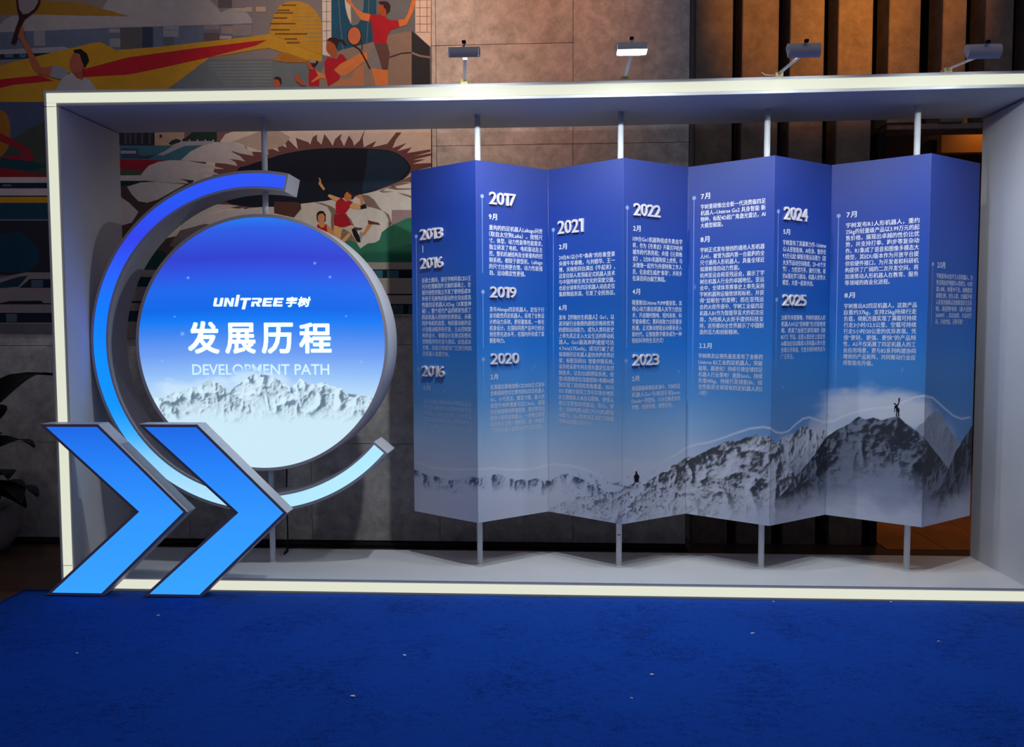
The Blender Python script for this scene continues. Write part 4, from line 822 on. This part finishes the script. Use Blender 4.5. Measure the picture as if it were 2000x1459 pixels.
c[:, 0] = a_[0]+(c[:, 0]-c[:, 0].min())/(np.ptp(c[:, 0]))*(b_[0]-a_[0]); c[:, 1] = a_[1]+(c[:, 1]-c[:, 1].min())/np.ptp(c[:, 1])*(b_[1]-a_[1])
for n, fs in enumerate(islands(c*np.array([20, 1, 1]), f)):
    ids = sorted({v for q_ in fs for v in f[q_]}); mp_ = {v: j for j, v in enumerate(ids)}
    mesh('subtitle_letter', [(c[v, 0], DY0-.0015, c[v, 1]) for v in ids], [[mp_[v] for v in f[q_]] for q_ in fs], MIST, sign)
LG = [[(148, 168), (193, 168), (174, 265), (218, 265), (238, 168), (285, 168), (262, 285), (248, 298), (140, 298), (125, 285)],
      [(305, 168), (355, 168), (388, 245), (403, 168), (447, 168), (423, 298), (375, 298), (340, 215), (325, 298), (283, 298)],
      [(480, 122), (530, 122), (495, 298), (445, 298)],
      [(540, 168), (697, 168), (690, 202), (638, 202), (605, 340), (555, 340), (585, 202), (533, 202)],
      [(885, 168), (1025, 168), (1020, 200), (930, 200), (926, 220), (1005, 220), (1000, 245), (920, 245), (915, 265), (1008, 265), (1002, 298), (870, 298), (860, 285)]]
LG.append([(x+162, y) for x, y in LG[-1]])
LGR = [(712, 168), (840, 168), (862, 182), (855, 225), (842, 240), (815, 246), (838, 298), (786, 298), (765, 250), (750, 250), (741, 298), (693, 298), (706, 222), (800, 222), (806, 196), (708, 196)]
for P in LG[:4]+[LGR]+LG[4:]:
    pts = [dpx(400+x/7.692, 560+y/7.692) for x, y in P]
    mesh('logo_letter', [(p[0], DY0-.0015, p[1]) for p in pts], tri(pts), LETW, sign)
for ch, x0, x1 in (('宇', 1212, 1392), ('树', 1388, 1590)):
    c, f = bold(*text_mesh(ch, 0, 0, 3), .022)
    put_disc(c, f, 400+x0/7.692, 400+x1/7.692, 560+153/7.692, 560+302/7.692, 'logo_character', LETW, .0015, .18)
# ------------------------------------------------------------------ arc lightbox around the sign
AX, AZ, AR, AI, AY0, AY1 = 1.163, 1.503, 1.063, .951, .225, .445
t0, t1 = math.radians(78), math.radians(360-40.1)
arc = empty('arc_light', (AX, .335, AZ-AR), 'open ring of blue light curving round the left of the round sign', 'light')
def arcgeo(r0, r1, y0, y1, a0, a1, n=110):
    V = []; F = []
    for i in range(n+1):
        t = a0+(a1-a0)*i/n; c, s = math.cos(t), math.sin(t)
        V += [(AX+r1*c, y0, AZ+r1*s), (AX+r1*c, y1, AZ+r1*s), (AX+r0*c, y1, AZ+r0*s), (AX+r0*c, y0, AZ+r0*s)]
    for i in range(n):
        for q in range(4): F.append([i*4+q, i*4+(q+1) % 4, (i+1)*4+(q+1) % 4, (i+1)*4+q])
    F += [[0, 3, 2, 1], [n*4, n*4+1, n*4+2, n*4+3]]; return V, F
V, F = arcgeo(AI, AR, AY0, AY1, t0, t1)
o = mesh('casing', V, F, [CASE, CASEF], arc); fixn(o)
o.data.polygons.foreach_set('material_index', [1 if abs(p.normal.y) > .9 and p.center.y < AY0+.01 else 0 for p in o.data.polygons])
V, F = arcgeo(AI+.014, AR-.019, AY0-.0025, AY0-.0002, t0+.012, t1-.014, 160)
o = mesh('glowing_face', V, F, pict_mat('glowing_arc_print', True), arc); fixn(o)
zs = np.array(V)[:, 2]; ys = lambda y: at_y(200, y, AY0)[2]
ARCG = [(ys(y), c) for y, c in ((350, (44, 84, 205)), (400, (38, 84, 205)), (470, (52, 66, 200)), (520, (42, 92, 210)), (600, (8, 122, 255)), (700, (0, 142, 255)), (800, (8, 150, 255)), (850, (60, 176, 255)), (900, (140, 212, 255)), (960, (176, 226, 255)), (1000, (180, 236, 255)))][::-1]
Cc = gradient(ARCG, zs); xs_ = np.array(V)[:, 0]
Cc = mixc(Cc, lin((186, 240, 255)), sstep(1.2, 1.7, xs_)*sstep(1.3, 1.0, zs)*.8)
Cc[:, 2] = np.where(zs > 1.15, Cc[:, 2]*1.5, Cc[:, 2])   # the blue tubes outshine the camera's blue channel
color_attr(o.data, Cc)
# ------------------------------------------------------------------ chevron lights on the carpet
def chev_mat():
    m = bpy.data.materials.new('glowing_chevron_print'); m.use_nodes = True; nt = m.node_tree; b = nt.nodes['Principled BSDF']
    g = nt.nodes.new('ShaderNodeNewGeometry'); s = nt.nodes.new('ShaderNodeSeparateXYZ'); nt.links.new(g.outputs['Position'], s.inputs[0])
    r = nt.nodes.new('ShaderNodeValToRGB'); e = r.color_ramp.elements
    e[0].position = 0; e[0].color = (*lin((56, 164, 255)), 1); e[1].position = 1; e[1].color = (*lin((28, 106, 232)), 1)
    x = e.new(.5); x.color = (*lin((48, 150, 255)), 1); x = e.new(.8); x.color = (*lin((36, 128, 248)), 1)
    nt.links.new(s.outputs[2], r.inputs[0]); nt.links.new(r.outputs[0], b.inputs['Emission Color']); b.inputs['Emission Strength'].default_value = 1
    b.inputs['Base Color'].default_value = (.02, .03, .05, 1); return m
CM = chev_mat(); EDGE = mat('chevron_border', (130, 120, 136), .5)
def inset(pts, d):
    out = []; n = len(pts); ar = sum(pts[i][0]*pts[(i+1) % n][1]-pts[(i+1) % n][0]*pts[i][1] for i in range(n)); sg = 1 if ar > 0 else -1
    for i in range(n):
        p0, p1, p2 = [np.array(pts[(i+k) % n], float) for k in (-1, 0, 1)]
        e1 = (p1-p0)/np.linalg.norm(p1-p0); e2 = (p2-p1)/np.linalg.norm(p2-p1)
        n1 = sg*np.array([-e1[1], e1[0]]); n2 = sg*np.array([-e2[1], e2[0]])
        k = (n1+n2); out.append(tuple(p1+k/(1+n1@n2)*d))
    return out
for dx, lb in ((0, 'blue glowing chevron arrow standing at the left corner of the frame'), (.596, 'blue glowing chevron arrow in front of the round sign, right of the two')):
    P = [(-.020, 1.037), (.336, 1.037), (.858, .520), (.330, .0115), (-.022, .0115), (.545, .520)]
    P = [(x+dx, z) for x, z in P]
    ch = empty('chevron_light', (.4+dx, -.065, .0115), lb, 'light', 'chevron lights at the left of the frame')
    o = prism('casing', P, -.122, -.012, [CASE, EDGE], ch)
    o.data.polygons.foreach_set('material_index', [1 if p.normal.y < -.9 else 0 for p in o.data.polygons])
    Q = inset(P, .0165)
    prism('glowing_face', Q, -.1245, -.1222, CM, ch)
# ------------------------------------------------------------------ picture lamps on the frame top
ALU = mat('lamp_aluminium', (205, 202, 208), .4, metal=0., spec=.5); WOOD = mat('pale_wood_block', (235, 218, 150), .7, noise=.1)
LENS = mat('lamp_lens', (255, 255, 255), .3, emit=(255, 255, 250), estr=6)
LAMPS = [(907, 158, 907, 106, -20, 'first picture lamp on the frame top, above the 2013 panel'), (1220.5, 149, 1234, 97, 6, 'picture lamp with a broad bright lens, above the 2022 panel'),
         (1521, 142, 1569, 99, -58, 'picture lamp with a loose white wire at its wooden block'), (1849.5, 138, 1919, 101, -58, 'rightmost picture lamp on the frame top')]
LAMP_W = 15.5
for bx, by, hx, hy, tilt, lb in LAMPS:
    bpnt = at_y(bx, by, .02); hp = at_y(hx, hy, -.42)
    xb = bpnt[0]; z0 = H+sag(xb)
    lp = empty('picture_lamp', (xb, .03, z0), lb, 'lamp', 'picture lamps along the frame top')
    bevbox('mounting_block', xb-.022, xb+.022, .004, .055, z0+.0005, z0+.026, WOOD, lp, .002)
    hx_, hz_ = hp[0], hp[2]; HC = Vector((hx_, -.42, hz_))
    # flat arm from block to head
    A0 = Vector((xb, .03, z0+.024)); A1 = Vector((hx_, -.39, hz_-.012)); d = (A1-A0).normalized(); sd = d.cross(Vector((0, 0, 1))).normalized(); up = sd.cross(d)
    V = []
    for p in (A0, A1):
        for a_, b_ in ((-1, -1), (1, -1), (1, 1), (-1, 1)): V.append(p+sd*.009*a_+up*.004*b_)
    o = mesh('arm', V, [[0, 1, 2, 3], [4, 7, 6, 5], [0, 4, 5, 1], [1, 5, 6, 2], [2, 6, 7, 3], [3, 7, 4, 0]], ALU, lp); fixn(o)
    # half-round head, opening faces down; rotated about X by tilt (towards the screen)
    Rm = Matrix.Rotation(math.radians(-tilt), 4, 'X'); w_ = .076
    prof = [(.036*math.cos(t), .036*math.sin(t)) for t in np.linspace(0, math.pi, 14)]
    prof = [(.036, -.014)]+prof+[(-.036, -.014)]
    def hv(x, y, z): return HC+Rm @ Vector((x, y, z))
    n = len(prof); V = [hv(-w_, *p) for p in prof]+[hv(w_, *p) for p in prof]+[hv(-w_, p[0]*.9, p[1]*.9-.0) for p in prof]+[hv(w_, p[0]*.9, p[1]*.9) for p in prof]
    F = []
    for i in range(n-1): F += [[i, i+1, n+i+1, n+i], [2*n+i, 3*n+i, 3*n+i+1, 2*n+i+1], [i, 2*n+i, 2*n+i+1, i+1], [n+i, n+i+1, 3*n+i+1, 3*n+i]]
    F += [[0, n, 3*n, 2*n], [n-1, 3*n-1, 4*n-1, 2*n-1]]
    o = mesh('lamp_housing', V, F, ALU, lp); fixn(o)
    for sx in (-1, 1):
        V = [hv(sx*(w_+.0005), *p) for p in prof]+[hv(sx*(w_+.004), *p) for p in prof]
        F = [list(range(n)), [n+i for i in range(n)][::-1]]+[[i, (i+1) % n, n+(i+1) % n, n+i] for i in range(n)]
        o = mesh('end_cap', V, F, ALU, lp); fixn(o)
        for pz in (.004, .020):
            c0 = hv(sx*(w_+.004), 0, pz); c1 = hv(sx*(w_+.008), 0, pz); tube('screw', [c0, c1], .004, STEEL, o, 8)
    V = [hv(x, y, z) for x, y, z in ((-w_, -.0315, -.010), (w_, -.0315, -.010), (w_, .0315, -.010), (-w_, .0315, -.010))]
    V += [hv(x, y, z) for x, y, z in ((-w_, -.0315, -.008), (w_, -.0315, -.008), (w_, .0315, -.008), (-w_, .0315, -.008))]
    o = mesh('lens', V, boxgeo(0, 1, 0, 1, 0, 1)[1], LENS, lp); fixn(o)
    tube('pivot', [hv(-.004, 0, .036), hv(.004, 0, .052)], .006, ALU, lp, 8)
    bevbox('clip', *(lambda c: (c[0]-.010, c[0]+.010, c[1]-.008, c[1]+.008, c[2]-.006, c[2]+.008))(hv(0, 0, .058)), BLACK, lp, .001)
    l = bpy.data.lights.new('lamp_light', 'AREA'); l.shape = 'RECTANGLE'; l.size = .05; l.size_y = .03; l.energy = LAMP_W; l.color = (.88, .96, 1.0); l.spread = math.radians(155)
    lo = bpy.data.objects.new('lamp_light', l); COL.objects.link(lo); lo.parent = lp; lo.matrix_parent_inverse = Matrix.Translation(-lp.location)
    lo.location = hv(0, 0, -.0125); tg = Vector((hx_, .30, 1.15)); lo.rotation_euler = (tg-HC).to_track_quat('-Z', 'Y').to_euler()
    if lb.startswith('picture lamp with a loose'):
        q = [at_y(x, y, .03) for x, y in ((1487, 141), (1494, 146), (1503, 147), (1512, 146.5))]
        q = [(p[0], .03, max(p[2], z0+.003)) for p in q]+[(xb-.021, .03, z0+.008)]
        tube('wire', q, .0022, mat('white_wire', (225, 225, 215), .5), lp, 6)
# ------------------------------------------------------------------ small things
BL = mat('black_cable', (14, 14, 16), .5)
ce = at_z(561, 1072, T); cs = at_z(541, 1091, T)
ca = tube('power_cable', [(PX[0]+.055, .475, CZ-DR+.0), (PX[0]+.05, .475, .55), (PX[0]+.052, .475, .2), (PX[0]+.05, .475, T+.03), (cs[0]+.02, .49, T+.006), (ce[0], ce[1], T+.006), (ce[0]+.06, .66, T+.004)], .005, BL, None, 8)
tag(ca, 'thin black power cable dropping from the round sign to the frame floor', 'cable')
LINT = mat('white_lint', (215, 215, 220), .8); random.seed(4)
for n, (x, y) in enumerate(((150, 1277), (1511, 1176), (1740, 1177), (1470, 1238), (790, 1281), (1274, 1319), (309, 1203), (690, 1361), (1233, 1365), (1833, 1254))):
    p = at_z(x, y, .008); a_ = random.random()*3; r = .004+.005*random.random(); V = []
    for h in (.010, .014):
        for k_ in range(5):
            t = a_+k_*1.2566; rr_ = r*(.6+.6*random.random()); V.append((p[0]+rr_*math.cos(t)*1.5, p[1]+rr_*math.sin(t), h))
    o = mesh('lint_scrap', V, [[4, 3, 2, 1, 0], [5, 6, 7, 8, 9]]+[[i, (i+1) % 5, 5+(i+1) % 5, 5+i] for i in range(5)], LINT)
    tag(o, 'tiny white lint scrap on the carpet '+['at the left, below the first chevron', 'close to the frame under the 2024 panel', 'beside the light strip at the right end', 'below the 2022 panel, a step from the strip', 'in the middle, below the round sign', 'nearest the viewer of those right of centre', 'just under the second chevron', 'left of centre close to the viewer', 'at the bottom, right of the middle', 'far right, under the last panel'][n], 'lint', 'white lint on the carpet')
# potted plant at the far left
pb = at_z(-62, 1092, 0)
pot = empty('potted_plant', (pb[0], pb[1]+.18, 0), 'dark leafy plant in a pale scalloped pot at the far left edge', 'plant')
PC = (pb[0]-.02, pb[1]+.20); V = []; F = []; seg = 36
prof = [(.08, .001), (.15, .02), (.20, .09), (.225, .18), (.215, .27), (.19, .30), (.17, .28), (.16, .2), (.0, .18)]
for j, (r, z) in enumerate(prof):
    for k_ in range(seg):
        t = 2*math.pi*k_/seg; sc2 = 1+.0*j; dz = (.045*abs(math.cos(2.5*t)) if 4 <= j <= 6 else 0)
        V.append((PC[0]+r*math.cos(t), PC[1]+r*math.sin(t), z+dz))
for j in range(len(prof)-1):
    for k_ in range(seg): F.append([j*seg+k_, j*seg+(k_+1) % seg, (j+1)*seg+(k_+1) % seg, (j+1)*seg+k_])
F.append(list(range(seg))[::-1]); o = mesh('pot', V, F, mat('pale_glazed_pot', (150, 145, 146), .35), pot, smooth=True); fixn(o)
LEAF = mat('dark_leaf', (18, 32, 34), .45, noise=.3); random.seed(11)
lm = bpy.data.meshes.new('leaf'); V = []; F = []
for j in range(7):
    t = j/6; wd_ = .11*math.sin(math.pi*min(.98, .06+t*.94))**.8; x = .62*t; z = .10*math.sin(t*2.6)-.12*t*t
    V += [(x, -wd_, z+.02), (x, 0, z), (x, wd_, z+.02)]
for j in range(6):
    for q_ in range(2): F.append([j*3+q_, j*3+q_+1, (j+1)*3+q_+1, (j+1)*3+q_])
lm.from_pydata(V, [], F); lm.materials.append(LEAF); lm.polygons.foreach_set('use_smooth', [True]*len(F))
for k_ in range(34):
    h = .35+random.random()*1.05; t = math.pi*1.5+((k_*2.4) % (2*math.pi)-math.pi)*.46; tilt = math.radians(-70+95*(1-h/1.5)+random.uniform(-15, 15)*1.0)
    o = bpy.data.objects.new('leaf', lm); COL.objects.link(o); o.parent = pot
    s_ = random.uniform(.75, 1.1)
    o.location = (PC[0]-pot.location.x+.05*math.cos(t), PC[1]-pot.location.y+.05*math.sin(t), h*.75)
    o.rotation_euler = (random.uniform(-.4, .4), tilt*.55, t); o.scale = (s_, s_, s_)
for k_ in range(5):
    t = k_*1.256; tube('stem', [(PC[0]+.03*math.cos(t), PC[1]+.03*math.sin(t), .18), (PC[0]+.06*math.cos(t), PC[1]+.06*math.sin(t), .7), (PC[0]+.08*math.cos(t), PC[1]+.08*math.sin(t), 1.15)], [.012, .010, .006], LEAF, pot, 6)
